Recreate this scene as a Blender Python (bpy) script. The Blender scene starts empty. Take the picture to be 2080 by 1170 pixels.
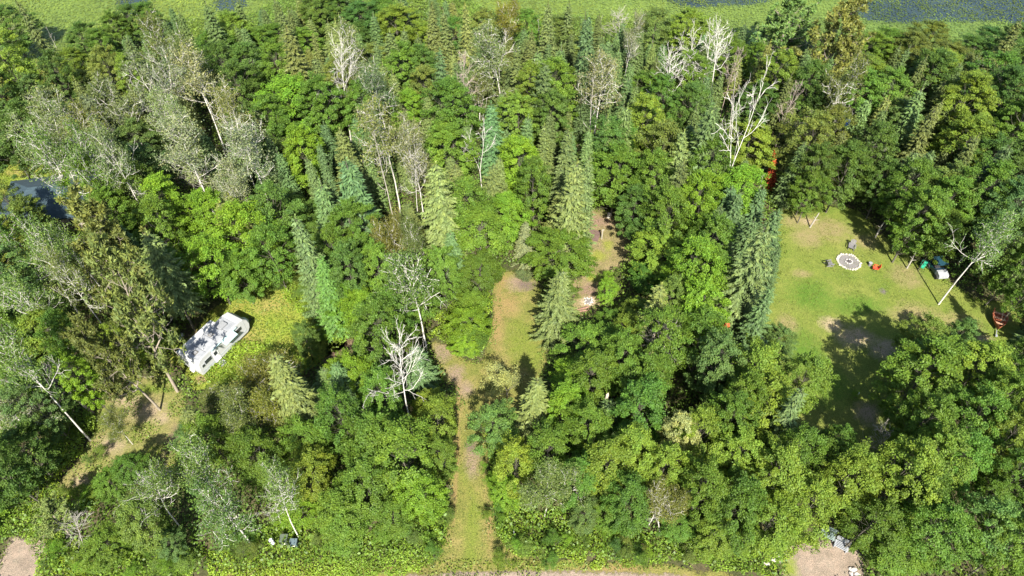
import bpy, math
import numpy as np
from math import radians, sin, cos, tan, pi, sqrt, atan2
from mathutils import Vector, Matrix

# ------------------------------------------------------------------ camera, sky, sun
S = bpy.context.scene
W, Hh = 2080.0, 1170.0
FPX = 1387.0
CAMH = 60.0
PITCH = 49.0
cam_d = bpy.data.cameras.new('camera'); cam = bpy.data.objects.new('camera', cam_d)
S.collection.objects.link(cam); S.camera = cam
cam_d.sensor_width = 36.0; cam_d.lens = FPX / W * 36.0
cam_d.clip_start = 0.5; cam_d.clip_end = 6000
cam.location = (0, 0, CAMH); cam.rotation_euler = (radians(90 - PITCH), 0, 0)

SUN_EL, SUN_AZ = 46.0, 5.0       # sun behind the camera, slightly to its right
world = bpy.data.worlds.new('World'); S.world = world; world.use_nodes = True
wn = world.node_tree
sky = wn.nodes.new('ShaderNodeTexSky'); sky.sky_type = 'NISHITA'; sky.sun_disc = False
sky.sun_elevation = radians(SUN_EL); sky.sun_rotation = radians(180 - SUN_AZ)
bg = wn.nodes['Background']; bg.inputs[1].default_value = 0.10
wn.links.new(sky.outputs[0], bg.inputs[0])
sl = bpy.data.lights.new('sun', 'SUN'); sl.energy = 5.0; sl.angle = radians(0.5); sl.color = (1, .955, .86)
sun = bpy.data.objects.new('sun', sl); S.collection.objects.link(sun)
_d = Vector((-sin(radians(SUN_AZ)) * cos(radians(SUN_EL)), cos(radians(SUN_AZ)) * cos(radians(SUN_EL)), -sin(radians(SUN_EL))))
sun.rotation_euler = _d.to_track_quat('-Z', 'Y').to_euler(); sun.location = (0, -40, 90)
S.view_settings.view_transform = 'Standard'; S.view_settings.look = 'None'
S.view_settings.exposure = 1.45; S.view_settings.gamma = 1

# ------------------------------------------------------------------ helpers
C = S.collection
rng = np.random.default_rng(7)
CP, SP = cos(radians(PITCH)), sin(radians(PITCH))

def unproj(x, y, z=0.0):
    """the point of the place, at height z, that lies along a line of sight of the photograph"""
    u = (x - W / 2) / FPX; v = -(y - Hh / 2) / FPX
    dx, dy, dz = u, CP + v * SP, -SP + v * CP
    t = (z - CAMH) / dz
    return Vector((dx * t, dy * t, z))
def proj(p):
    X, Y, Z = p[0], p[1], p[2] - CAMH
    dep = Y * CP - Z * SP
    return (W / 2 + FPX * X / dep, Hh / 2 - FPX * (Y * SP + Z * CP) / dep, dep)

def tag(o, label=None, cat=None, group=None, kind=None):
    if label: o['label'] = label
    if cat: o['category'] = cat
    if group: o['group'] = group
    if kind: o['kind'] = kind
    return o
def empty(name, loc=(0, 0, 0), rz=0.0):
    o = bpy.data.objects.new(name, None); C.objects.link(o)
    o.location = loc; o.rotation_euler = (0, 0, rz); o.empty_display_size = .3
    return o
def link(name, me, mat=None, parent=None):
    o = bpy.data.objects.new(name, me); C.objects.link(o)
    if mat and not me.materials: me.materials.append(mat)
    if parent: o.parent = parent
    return o
def mesh_np(name, V, F, mat=None, attrs=None, smooth=False):
    """V (n,3), F (m,k) equal-sized faces"""
    me = bpy.data.meshes.new(name)
    V = np.asarray(V, np.float32); F = np.asarray(F, np.int32)
    me.vertices.add(len(V)); me.vertices.foreach_set('co', V.ravel())
    k = F.shape[1]
    me.loops.add(F.size); me.loops.foreach_set('vertex_index', F.ravel())
    me.polygons.add(len(F)); me.polygons.foreach_set('loop_start', np.arange(0, F.size, k, dtype=np.int32))
    me.polygons.foreach_set('loop_total', np.full(len(F), k, np.int32))
    if smooth: me.polygons.foreach_set('use_smooth', np.ones(len(F), bool))
    for n, a in (attrs or {}).items():
        at = me.attributes.new(n, 'FLOAT', 'POINT'); at.data.foreach_set('value', np.asarray(a, np.float32))
    me.update(calc_edges=True)
    if mat: me.materials.append(mat)
    return me

# ------------------------------------------------------------------ materials
def newmat(name):
    m = bpy.data.materials.new(name); m.use_nodes = True
    nt = m.node_tree; b = nt.nodes['Principled BSDF']
    return m, nt, b
def N(nt, t, **kw):
    n = nt.nodes.new(t)
    for k, v in kw.items(): setattr(n, k, v)
    return n
def ramp(nt, fac, stops):
    r = nt.nodes.new('ShaderNodeValToRGB')
    e = r.color_ramp.elements
    while len(e) < len(stops): e.new(.5)
    for i, (p, c) in enumerate(stops):
        e[i].position = p; e[i].color = (*c, 1) if len(c) == 3 else c
    nt.links.new(fac, r.inputs[0]); return r.outputs[0]
def noise(nt, scale, detail=4, rough=.6, vec=None, dist=0):
    if vec is None:
        tc = nt.nodes.get('TC') or N(nt, 'ShaderNodeTexCoord', name='TC'); vec = tc.outputs['Object']
    n = nt.nodes.new('ShaderNodeTexNoise'); n.inputs['Scale'].default_value = scale
    n.inputs['Detail'].default_value = detail; n.inputs['Roughness'].default_value = rough
    n.inputs['Distortion'].default_value = dist
    nt.links.new(vec, n.inputs['Vector']); return n.outputs['Fac']
def math_(nt, op, a, b=None, c=None, clamp=False):
    n = nt.nodes.new('ShaderNodeMath'); n.operation = op; n.use_clamp = clamp
    for i, q in enumerate((a, b, c)):
        if q is None: continue
        if hasattr(q, 'links'): nt.links.new(q, n.inputs[i])
        else: n.inputs[i].default_value = q
    return n.outputs[0]
def mixc(nt, fac, a, b, mode='MIX'):
    n = nt.nodes.new('ShaderNodeMix'); n.data_type = 'RGBA'; n.blend_type = mode
    for s, q in ((n.inputs[0], fac), (n.inputs[6], a), (n.inputs[7], b)):
        if hasattr(q, 'links'): nt.links.new(q, s)
        elif isinstance(q, tuple): s.default_value = (*q, 1)
        else: s.default_value = q
    return n.outputs[2]
def attr(nt, name):
    a = nt.nodes.new('ShaderNodeAttribute'); a.attribute_name = name; return a.outputs['Fac']
def bump(nt, b, h, strength=.5, dist=.1):
    n = nt.nodes.new('ShaderNodeBump'); n.inputs['Strength'].default_value = strength; n.inputs['Distance'].default_value = dist
    nt.links.new(h, n.inputs['Height']); nt.links.new(n.outputs[0], b.inputs['Normal'])

def leaf_mat(name, trans=.3, rough=.5, spec=.35, fixed=None):
    m, nt, b = newmat(name)
    if fixed: col = N(nt, 'ShaderNodeRGB').outputs[0]; col.default_value = (*fixed, 1)
    else: col = N(nt, 'ShaderNodeObjectInfo').outputs['Color']
    r = attr(nt, 'rnd')
    v = math_(nt, 'MULTIPLY_ADD', r, .95, .5)
    cb = N(nt, 'ShaderNodeVectorMath', operation='SCALE'); nt.links.new(col, cb.inputs[0]); nt.links.new(v, cb.inputs['Scale'])
    warm = mixc(nt, 1.0, cb.outputs[0], (1.2, 1.06, .75), 'MULTIPLY')
    cool = mixc(nt, 1.0, cb.outputs[0], (.86, .98, 1.15), 'MULTIPLY')
    c = mixc(nt, attr(nt, 'hue'), cool, warm)
    nt.links.new(c, b.inputs['Base Color']); b.inputs['Roughness'].default_value = rough
    b.inputs['Specular IOR Level'].default_value = spec
    tr = N(nt, 'ShaderNodeBsdfTranslucent')
    tc = mixc(nt, 1.0, c, (1.25, 1.3, .6), 'MULTIPLY'); nt.links.new(tc, tr.inputs[0])
    mx = N(nt, 'ShaderNodeMixShader'); mx.inputs[0].default_value = trans
    nt.links.new(b.outputs[0], mx.inputs[1]); nt.links.new(tr.outputs[0], mx.inputs[2])
    nt.links.new(mx.outputs[0], nt.nodes['Material Output'].inputs['Surface'])
    return m
def plain(name, col, rough=.6, metal=0, var=.25, scale=3.0, spec=.4):
    m, nt, b = newmat(name)
    n = noise(nt, scale, 5)
    c = ramp(nt, n, [(.25, tuple(x * (1 - var) for x in col)), (.75, tuple(min(1, x * (1 + var)) for x in col))])
    nt.links.new(c, b.inputs['Base Color']); b.inputs['Roughness'].default_value = rough
    b.inputs['Metallic'].default_value = metal; b.inputs['Specular IOR Level'].default_value = spec
    return m

M_leaf = leaf_mat('broad_leaf', .36, .55, .22)
M_needle = leaf_mat('needles', .12, .6, .25)
def bark(name, lo, hi, scale=2.5):
    m, nt, b = newmat(name)
    n = noise(nt, scale, 6, .7)
    c = ramp(nt, n, [(.3, lo), (.48, hi), (.8, hi)])
    nt.links.new(c, b.inputs['Base Color']); b.inputs['Roughness'].default_value = .85
    return m
M_barkd = bark('dark_bark', (.04, .037, .028), (.10, .09, .065))
M_barkn = bark('pine_bark', (.12, .10, .075), (.28, .235, .18))
M_barkw = bark('white_bark', (.16, .14, .11), (.54, .51, .45))
M_barkg = bark('dead_grey_wood', (.14, .12, .10), (.33, .30, .255))
M_barkt = bark('pale_tan_bark', (.25, .19, .13), (.5, .42, .32))
M_barkp = bark('pink_dead_wood', (.16, .11, .085), (.34, .27, .225))

# ------------------------------------------------------------------ geometry makers
def unit(v): return v / (np.linalg.norm(v, axis=-1, keepdims=True) + 1e-9)
def leaves_geo(P, Nrm, D, L, Wd):
    """diamond leaf-sprays: P base centre, Nrm normal, D direction, L length, Wd width (arrays)"""
    D = unit(D - Nrm * np.sum(D * Nrm, 1, keepdims=True)); T = np.cross(Nrm, D)
    L = L[:, None]; Wd = Wd[:, None]
    a = P - D * L * .5; c = P + D * L * .5
    b = P + T * Wd * .5 - D * L * .08; d = P - T * Wd * .5 - D * L * .08
    V = np.stack([a, b, c, d], 1).reshape(-1, 3)
    F = np.arange(len(P) * 4).reshape(-1, 4)
    return V, F
def tubes_geo(segs, sides=5):
    """segs: list (p0,p1,r0,r1) -> open tapered tubes"""
    if not len(segs): return np.zeros((0, 3)), np.zeros((0, 4), int)
    A = np.array([s[0] for s in segs]); B = np.array([s[1] for s in segs])
    r0 = np.array([s[2] for s in segs]); r1 = np.array([s[3] for s in segs])
    ax = unit(B - A); ref = np.where(np.abs(ax[:, 2:3]) > .9, np.array([[1., 0, 0]]), np.array([[0, 0, 1.]]))
    u = unit(np.cross(ax, ref)); v = np.cross(ax, u)
    an = np.linspace(0, 2 * pi, sides, endpoint=False)
    ring = u[:, None, :] * np.cos(an)[None, :, None] + v[:, None, :] * np.sin(an)[None, :, None]
    V = np.concatenate([A[:, None] + ring * r0[:, None, None], B[:, None] + ring * r1[:, None, None]], 1).reshape(-1, 3)
    n = len(segs); base = (np.arange(n) * 2 * sides)[:, None, None]
    i = np.arange(sides); j = (i + 1) % sides
    F = np.stack([i, j, j + sides, i + sides], 1)[None] + base
    return V, F.reshape(-1, 4)
def wood_mesh(name, segs, mat, split=.05):
    big = [s for s in segs if s[2] > split]; sm = [s for s in segs if s[2] <= split]
    V1, F1 = tubes_geo(big, 7); V2, F2 = tubes_geo(sm, 3)
    return mesh_np(name, np.concatenate([V1, V2]), np.concatenate([F1, F2 + len(V1)]), mat, smooth=True)

def polyline(r, p, d, L, n, r0, r1, wob, up, segs):
    """grow a wobbling branch; returns points"""
    pts = [p]; d = d / np.linalg.norm(d); 
    for i in range(n):
        d = d + r.normal(0, wob, 3) + np.array([0, 0, up]); d /= np.linalg.norm(d)
        q = pts[-1] + d * L / n
        ra = r0 + (r1 - r0) * i / n; rb = r0 + (r1 - r0) * (i + 1) / n
        segs.append((pts[-1], q, ra, rb)); pts.append(q)
    return pts, d
def skeleton(seed, H, start=.4, nl=12, spread=.9, limbL=.33, up=.1, wob=.12, trunk_r=None, forks=0, sub=4, twig=4, lean=0., twr=.012, tip_up=.08, limb_r=.09):
    """tapered trunk, limbs, branches and twigs; returns segs and tips"""
    r = np.random.default_rng(seed); segs = []; tips = []
    tr = trunk_r or H * .0125
    def stem(p, d, L, r0, r1, a0, nlimb):
        pts, dd = polyline(r, p, d, L, 9, r0, r1, .045, .01, segs)
        for k in range(nlimb):
            f = a0 + (1 - a0) * (k + r.random() * .8) / nlimb
            i = min(int(f * 9), 8); fr = f * 9 - i
            q = pts[i] + (pts[i + 1] - pts[i]) * fr
            az = k * 2.4 + r.random() * 1.2
            tilt = spread * (1.15 - .55 * (f - a0) / (1 - a0)) * (.8 + .4 * r.random())
            axis = unit(pts[i + 1] - pts[i]); e1 = unit(np.cross(axis, [0.3, .9, .1])); e2 = np.cross(axis, e1)
            ld = axis * cos(tilt) + (e1 * cos(az) + e2 * sin(az)) * sin(tilt)
            rad = (r0 + (r1 - r0) * f)
            LL = limbL * H * (1.05 - .6 * (f - a0) / (1 - a0)) * (.7 + .5 * r.random())
            lp, _ = polyline(r, q, ld, LL, 6, min(rad * .6, limb_r), min(.02, limb_r * .3), wob, up, segs)
            for s in range(sub):
                ii = 1 + int((s + r.random()) / sub * 5); ii = min(ii, 6)
                bd = unit(lp[ii] - lp[ii - 1]) + r.normal(0, .75, 3); 
                bp, _ = polyline(r, lp[ii], bd, LL * (.25 + .3 * r.random()), 3, .022, .013, .18, tip_up, segs)
                for t in range(twig):
                    jj = 1 + r.integers(0, 3)
                    td = unit(bp[jj] - bp[jj - 1]) + r.normal(0, .6, 3)
                    tp, _ = polyline(r, bp[jj], td, LL * (.12 + .14 * r.random()), 2, twr, twr * .7, .2, tip_up, segs)
                    tips.append(tp[-1]); 
                tips.append(bp[-1])
            tips.append(lp[-1])
        return pts, dd
    d0 = np.array([lean, 0, 1.])
    if forks:
        pts, dd = polyline(r, np.zeros(3), d0, H * .35, 4, tr, tr * .75, .04, .01, segs)
        for k in range(forks):
            a = k * 2 * pi / forks + r.random()
            fd = np.array([cos(a) * .3 + lean, sin(a) * .3, 1.])
            stem(pts[-1], fd, H * .62 * (.85 + .2 * r.random()), tr * .6, .02, max(.15, (start - .35) / .65), max(4, nl // forks + 2))
    else:
        stem(np.zeros(3), d0, H * .97, tr, .02, start, nl)
    return segs, tips

def crown_mesh(name, P, Nn, D, L, Wd, rnd, hue, mat):
    V, F = leaves_geo(P, Nn, D, L, Wd)
    return mesh_np(name, V, F, mat, {'rnd': np.repeat(np.clip(rnd, 0, 1), 4), 'hue': np.repeat(np.clip(hue, 0, 1), 4)})

def broad_proto(seed, style=0):
    """dense broadleaf crown H=10, R=3 : fans of leaf sprays on flattened, outward-reaching clumps"""
    r = np.random.default_rng(seed); H, R = 10., 3.
    nc = [128, 150, 104][style]; cz = H * .60; rz = H * .40
    P = []; Nn = []; D = []; L = []; Wd = []; rn = []; hu = []; segs = []
    lob = r.normal(0, 1, (5, 3)); 
    trunk, _ = polyline(r, np.zeros(3), np.array([0., 0, 1]), H * .82, 7, .13, .03, .03, 0, segs)
    for k in range(nc + 14):
        ph = k * 2.39996 + r.normal(0, .25); zz = -0.72 + 1.68 * (k + .5) / nc + r.normal(0, .05); zz = min(max(zz, -.8), .97)
        rr = (1 - abs(zz) ** 2.3) ** .5 if zz > 0 else (1 - abs(zz) ** 2) ** .5
        if k >= nc: zz = .80 + .24 * r.random(); rr = .34 * r.random() ** .5
        bumpf = 1 + .22 * sin(2.0 * ph + seed) + .16 * sin(3 * ph + 2.2 * seed + 3 * zz)
        inner = .6 + .4 * r.random() ** .5 + (.22 * r.random() if r.random() < .16 else 0)
        c = np.array([cos(ph) * rr * R * inner * bumpf, sin(ph) * rr * R * inner * bumpf, cz + zz * rz * (.9 + .18 * r.random())])
        out = unit(np.array([c[0], c[1], .9 * (c[2] - cz + .8)]))
        hdir = unit(np.array([c[0], c[1], .15]) + r.normal(0, .15, 3))
        i = min(6, max(1, int((c[2] - 1.6) / (H * .82) * 7))); 
        mid = trunk[i] * .5 + c * .5 + np.array([0, 0, -.25])
        (segs.append((trunk[i], mid, .026, .018)), segs.append((mid, c, .018, .008))) if k % 2 == 0 else None
        n = int((140 if style != 2 else 118) * (.6 + .8 * r.random()))
        cr = (.40 + .42 * r.random()) * (1.0 if style != 1 else .86)
        q = unit(r.normal(0, 1, (n, 3))) * (r.random((n, 1)) ** .45) * cr
        side = np.cross(hdir, [0, 0, 1.]); side = unit(side); upv = np.cross(side, hdir)
        pos = c + hdir * q[:, :1] * 1.35 + side * q[:, 1:2] * .85 + upv * q[:, 2:3] * .38 - np.array([0, 0, 1.]) * (q[:, :1] ** 2) * .18
        nn = unit(np.array([0, 0, 1.]) * .75 + out * .5 + r.normal(0, .42, (n, 3)))
        dd = hdir * .8 + side * np.sign(q[:, 1:2]) * .5 + r.normal(0, .45, (n, 3))
        P.append(pos); Nn.append(nn); D.append(dd)
        l = .11 + .13 * r.random(n); L.append(l); Wd.append(l * (.6 + .25 * r.random(n)))
        cl = r.random()
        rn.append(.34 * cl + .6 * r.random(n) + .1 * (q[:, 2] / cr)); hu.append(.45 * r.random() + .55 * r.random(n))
    c_ = lambda a: np.concatenate(a)
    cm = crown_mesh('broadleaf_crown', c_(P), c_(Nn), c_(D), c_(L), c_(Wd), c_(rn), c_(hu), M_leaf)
    return wood_mesh('broadleaf_trunk', segs, M_barkd), cm

def leafy_skeleton_proto(name, seed, leafn, leafsz, spreadr, bmat, lmat=None, keep=1.0, **kw):
    r = np.random.default_rng(seed + 99)
    segs, tips = skeleton(seed, 10., **kw)
    T = np.array(tips)
    if keep < 1: T = T[r.random(len(T)) < keep]
    n = len(T) * leafn; idx = np.repeat(np.arange(len(T)), leafn)
    P = T[idx] + r.normal(0, spreadr, (n, 3)) * np.array([1, 1, .7])
    Nn = unit(np.array([0, 0, .9]) + r.normal(0, .6, (n, 3))); D = r.normal(0, 1, (n, 3))
    l = leafsz * (.7 + .6 * r.random(n))
    cl = r.random(len(T))[idx]
    cm = crown_mesh(name + '_crown', P, Nn, D, l, l * .75, .4 * cl + .6 * r.random(n), .5 * cl + .5 * r.random(n), lmat or M_leaf)
    return wood_mesh(name + '_trunk', segs, bmat), cm

def conifer_proto(seed, R=2.2, dens=1.0, gap=.36, droop=.22, up=0., profile=1.0, leader=.06, ragged=.2, H=10., base=.05, wid=.11):
    r = np.random.default_rng(seed)
    segs = []; polyline(r, np.zeros(3), np.array([0., 0, 1]), H * .985, 6, .11, .015, .008, .01, segs)
    P = []; D = []; Nn = []; L = []; Wd = []; rn = []; hu = []
    z = H * base
    while z < H * (1 - leader):
        f = 1 - (z / H - base) / (1 - base)
        Rr = R * (f ** profile) * (1 if f < .88 else 1 - (f - .88) * 1.5) + .08
        nb = max(5, int((5 + 4.5 * sqrt(Rr)) * dens))
        a0 = r.random() * 6.28
        for k in range(nb):
            az = a0 + k * 2 * pi / nb + r.normal(0, .12)
            BL = Rr * (1 - ragged * r.random() + .15 * (r.random() < .15)) * (1 if r.random() > .07 else .45)
            zz = z + r.normal(0, .12); droop_ = droop; droop = max(.02, droop * (.5 + r.random()))
            o = np.array([cos(az), sin(az), 0]); s = np.array([-sin(az), cos(az), 0])
            slope = up + (.35 if f < .25 else .1) * (1 - f) - droop * f
            steps = max(2, int(BL / .09))
            t = (np.arange(steps) + .6) / steps
            cz = slope * BL * t - droop * .35 * BL * t ** 2 + .12 * BL * t ** 4
            ax = o[None] * (BL * t)[:, None] + np.array([[0, 0, 1.]]) * cz[:, None] + np.array([0, 0, zz])
            droop = droop_
            segs.append((np.array([0, 0, zz]), ax[-1] * .9 + np.array([0, 0, zz]) * .1, .018, .006))
            sw = np.minimum(.32, .08 + .25 * (1 - t) * BL ** .5 + .03)
            for sgn in (-1, 1, 0):
                dd = o * .75 + s * sgn * (.95 if sgn else 0) + np.array([0, 0, -.18 * abs(sgn)])
                n = steps
                jit = r.normal(0, .03, (n, 3))
                l = (sw * 1.15 if sgn else np.full(n, .3)) * (.75 + .5 * r.random(n))
                P.append(ax + unit(dd) * (l * .5)[:, None] + jit); D.append(np.repeat(dd[None], n, 0) + r.normal(0, .18, (n, 3)))
                Nn.append(unit(np.array([0, 0, 1.]) + o * .35 + r.normal(0, .33, (n, 3)) + s * sgn * .3))
                L.append(l + .06); Wd.append(wid * .6 * (1 + .8 * r.random(n)) + l * .1)
                rn.append(.25 * r.random() + .42 * r.random(n) + .33 * t); hu.append(.3 * r.random() + .3 * r.random(n) + .4 * t)
        z += gap * (.45 + .55 * f + .05) * (.85 + .3 * r.random())
    # leader
    n = 26; zt = H * (1 - leader) + r.random(n) * H * leader; a = r.random(n) * 6.28; o = np.stack([np.cos(a), np.sin(a), np.full(n, .9)], 1)
    P.append(np.stack([np.zeros(n), np.zeros(n), zt], 1) + o * .06); D.append(o); Nn.append(unit(np.stack([np.sin(a), -np.cos(a), np.full(n, .4)], 1)))
    L.append(np.full(n, .2)); Wd.append(np.full(n, .09)); rn.append(.5 + .5 * r.random(n)); hu.append(.7 + .3 * r.random(n))
    c_ = lambda a: np.concatenate(a)
    return wood_mesh('conifer_trunk', segs, M_barkd, .03), crown_mesh('conifer_crown', c_(P), c_(Nn), c_(D), c_(L), c_(Wd), c_(rn), c_(hu), M_needle)

def pine_proto(seed):
    """broad irregular pine: tufts of long needles at the ends of crooked limbs"""
    r = np.random.default_rng(seed)
    segs, tips = skeleton(seed, 10., start=.3, nl=22, spread=1.25, limbL=.36, up=.06, wob=.14, sub=5, twig=3, trunk_r=.17, twr=.02)
    T = np.array(tips); k = 20; n = len(T) * k; idx = np.repeat(np.arange(len(T)), k)
    o = unit(r.normal(0, 1, (n, 3)) + np.array([0, 0, .45])); l = .3 + .18 * r.random(n)
    P = T[idx] + o * (.14 + .12 * r.random(n))[:, None]; Nn = unit(np.cross(o, r.normal(0, 1, (n, 3))) + np.array([0, 0, .5]))
    cl = r.random(len(T))[idx]
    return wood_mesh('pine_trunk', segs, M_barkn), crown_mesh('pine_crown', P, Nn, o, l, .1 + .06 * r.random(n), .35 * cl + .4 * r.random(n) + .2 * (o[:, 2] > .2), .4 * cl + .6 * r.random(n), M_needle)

PROTO = {}
PROTO['M'] = [broad_proto(11 + i, (0, 1, 2, 0, 1, 0, 2)[i]) for i in range(7)]
PROTO['A'] = [leafy_skeleton_proto('aspen', 31 + i, 12, .145, .26, M_barkw, start=.54, nl=15, spread=1.1, limbL=.30, up=.10, wob=.15, sub=5, twig=4, trunk_r=.1, twr=.014, forks=(0, 2, 0, 0)[i]) for i in range(4)]
PROTO['B'] = [leafy_skeleton_proto('birch', 51 + i, 20, .14, .3, M_barkw, start=.35, nl=14, spread=.85, limbL=.32, up=.16, wob=.13, sub=5, twig=5, trunk_r=.07, twr=.012, forks=(0, 3, 2)[i]) for i in range(3)]
PROTO['S'] = [conifer_proto(71 + i, R=(2.3, 2.5, 2.2, 2.4)[i], gap=(.42, .5, .38, .46)[i], ragged=(.35, .5, .3, .42)[i], droop=(.22, .3, .14, .26)[i], profile=(.85, .75, .95, 1.05)[i], dens=(1.05, .9, 1.15, 1.)[i]) for i in range(4)]
PROTO['F'] = [conifer_proto(81 + i, R=(1.45, 1.6, 1.3)[i], gap=(.27, .33, .3)[i], ragged=(.15, .3, .22)[i], droop=.1, dens=1.3, profile=.9, leader=(.08, .1, .12)[i], wid=.1) for i in range(3)]
PROTO['S'].append(conifer_proto(77, R=2.3, gap=.40, ragged=.38, droop=.24, profile=.8, dens=1.05, base=.34))
PROTO['P'] = [pine_proto(91 + i) for i in range(2)]
def dead_proto(i, mat, **kw):
    segs, tips = skeleton(120 + i, 10., **kw)
    return wood_mesh('bare_trunk', segs, mat, .045), None
PROTO['D'] = [dead_proto(0, M_barkg, start=.5, nl=15, spread=1.0, limbL=.32, up=.06, wob=.2, sub=5, twig=5, limb_r=.05, trunk_r=.1, twr=.010),
              dead_proto(1, M_barkw, start=.5, nl=8, spread=.85, limbL=.27, up=.07, wob=.17, sub=4, twig=4, trunk_r=.085, forks=2, twr=.009, limb_r=.06),
              dead_proto(2, M_barkp, start=.4, nl=20, spread=1.1, limbL=.24, up=.07, wob=.16, limb_r=.04, sub=5, twig=4, trunk_r=.08, twr=.009),
              dead_proto(3, M_barkw, start=.55, nl=14, spread=1.05, limbL=.33, up=.07, wob=.2, limb_r=.05, sub=5, twig=5, trunk_r=.1, twr=.010),
              dead_proto(4, M_barkg, start=.45, nl=7, spread=.7, limbL=.14, up=.1, wob=.25, sub=2, twig=2, trunk_r=.1, twr=.02)]
_sapl = [leafy_skeleton_proto('shrub', 61 + i, 26, .19, .34, M_barkd, start=.08, nl=12, spread=1.0, limbL=.42, up=.12, wob=.15, sub=3, twig=3, trunk_r=.09, twr=.014) for i in range(3)]
PROTO['K'] = _sapl

COL = {'g': (.08, .15, .02), 'G': (.125, .235, .018), 'd': (.05, .10, .023), 'y': (.14, .205, .026), 'l': (.28, .29, .10), 'Y': (.135, .165, .048),
       'o': (.115, .14, .036), 'b': (.075, .13, .046), 'p': (.14, .175, .064), 'r': (.38, .085, .035), 't': (.13, .15, .026),
       'e': (.10, .162, .038), 's': (.18, .20, .095)}
for k_ in 'gGdyobpte':
    c_ = COL[k_]; COL[k_] = (c_[0] * 1.09, c_[1] * 1.07, c_[2] * 1.04)
CW = {'g': 'mid-green', 'G': 'bright green', 'd': 'dark green', 'y': 'yellow-green', 'l': 'pale yellow', 'o': 'olive', 'b': 'blue-green',
      'p': 'pale grey-green', 'r': 'red-brown', 't': 'orange-tinged', 'e': 'soft green', 's': 'silvery green'}
KIND = {'M': ('broadleaf_tree', 'broadleaf tree', 'dense'), 'A': ('aspen_tree', 'aspen', 'open-crowned'), 'B': ('birch_tree', 'birch', 'thin-leaved'),
        'S': ('spruce_tree', 'spruce', 'ragged'), 'F': ('fir_tree', 'fir', 'narrow'), 'P': ('pine_tree', 'pine', 'tufted'),
        'D': ('dead_tree', 'dead tree', 'bare'), 'K': ('shrub', 'shrub', 'leafy')}
GRP = {'M': 'broadleaf trees of the wood', 'A': 'aspens of the wood', 'B': 'birches of the wood', 'S': 'spruces of the wood', 'F': 'firs of the wood',
       'P': 'pines of the wood', 'D': 'dead trees standing in the wood', 'K': 'shrubs and saplings'}
TREES = []     # kind, pos, h, r, colour, proto index, extra
PR = {'M': 3., 'A': 2.7, 'B': 2.8, 'S': 2.2, 'F': 1.5, 'P': 3.4, 'D': 2.4, 'K': 3.6}
CZ = {'M': .6, 'A': .7, 'B': .66, 'P': .66, 'D': .72, 'K': .5}
HT = {'M': 10.5, 'A': 14., 'B': 10., 'P': 16., 'K': 3.0}
def crown_tree(k, x, y, rpx, c, h=None, pi_=None, rot=None):
    """tree whose crown centre is seen at x, y with radius rpx"""
    if h is None: h = HT[k] * (.9 + .25 * rng.random()) * (.74 if (k == 'M' and y < 140) else 1)
    p = unproj(x, y, h * CZ[k]); dep = proj(p)[2]; r = rpx * dep / FPX
    TREES.append([k, p.x, p.y, h, r, c, pi_, rot])
def tip_tree(k, x, y, h, r, c, pi_=None, rot=None):
    p = unproj(x, y, h); TREES.append([k, p.x, p.y, h, r, c, pi_, rot])
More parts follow.
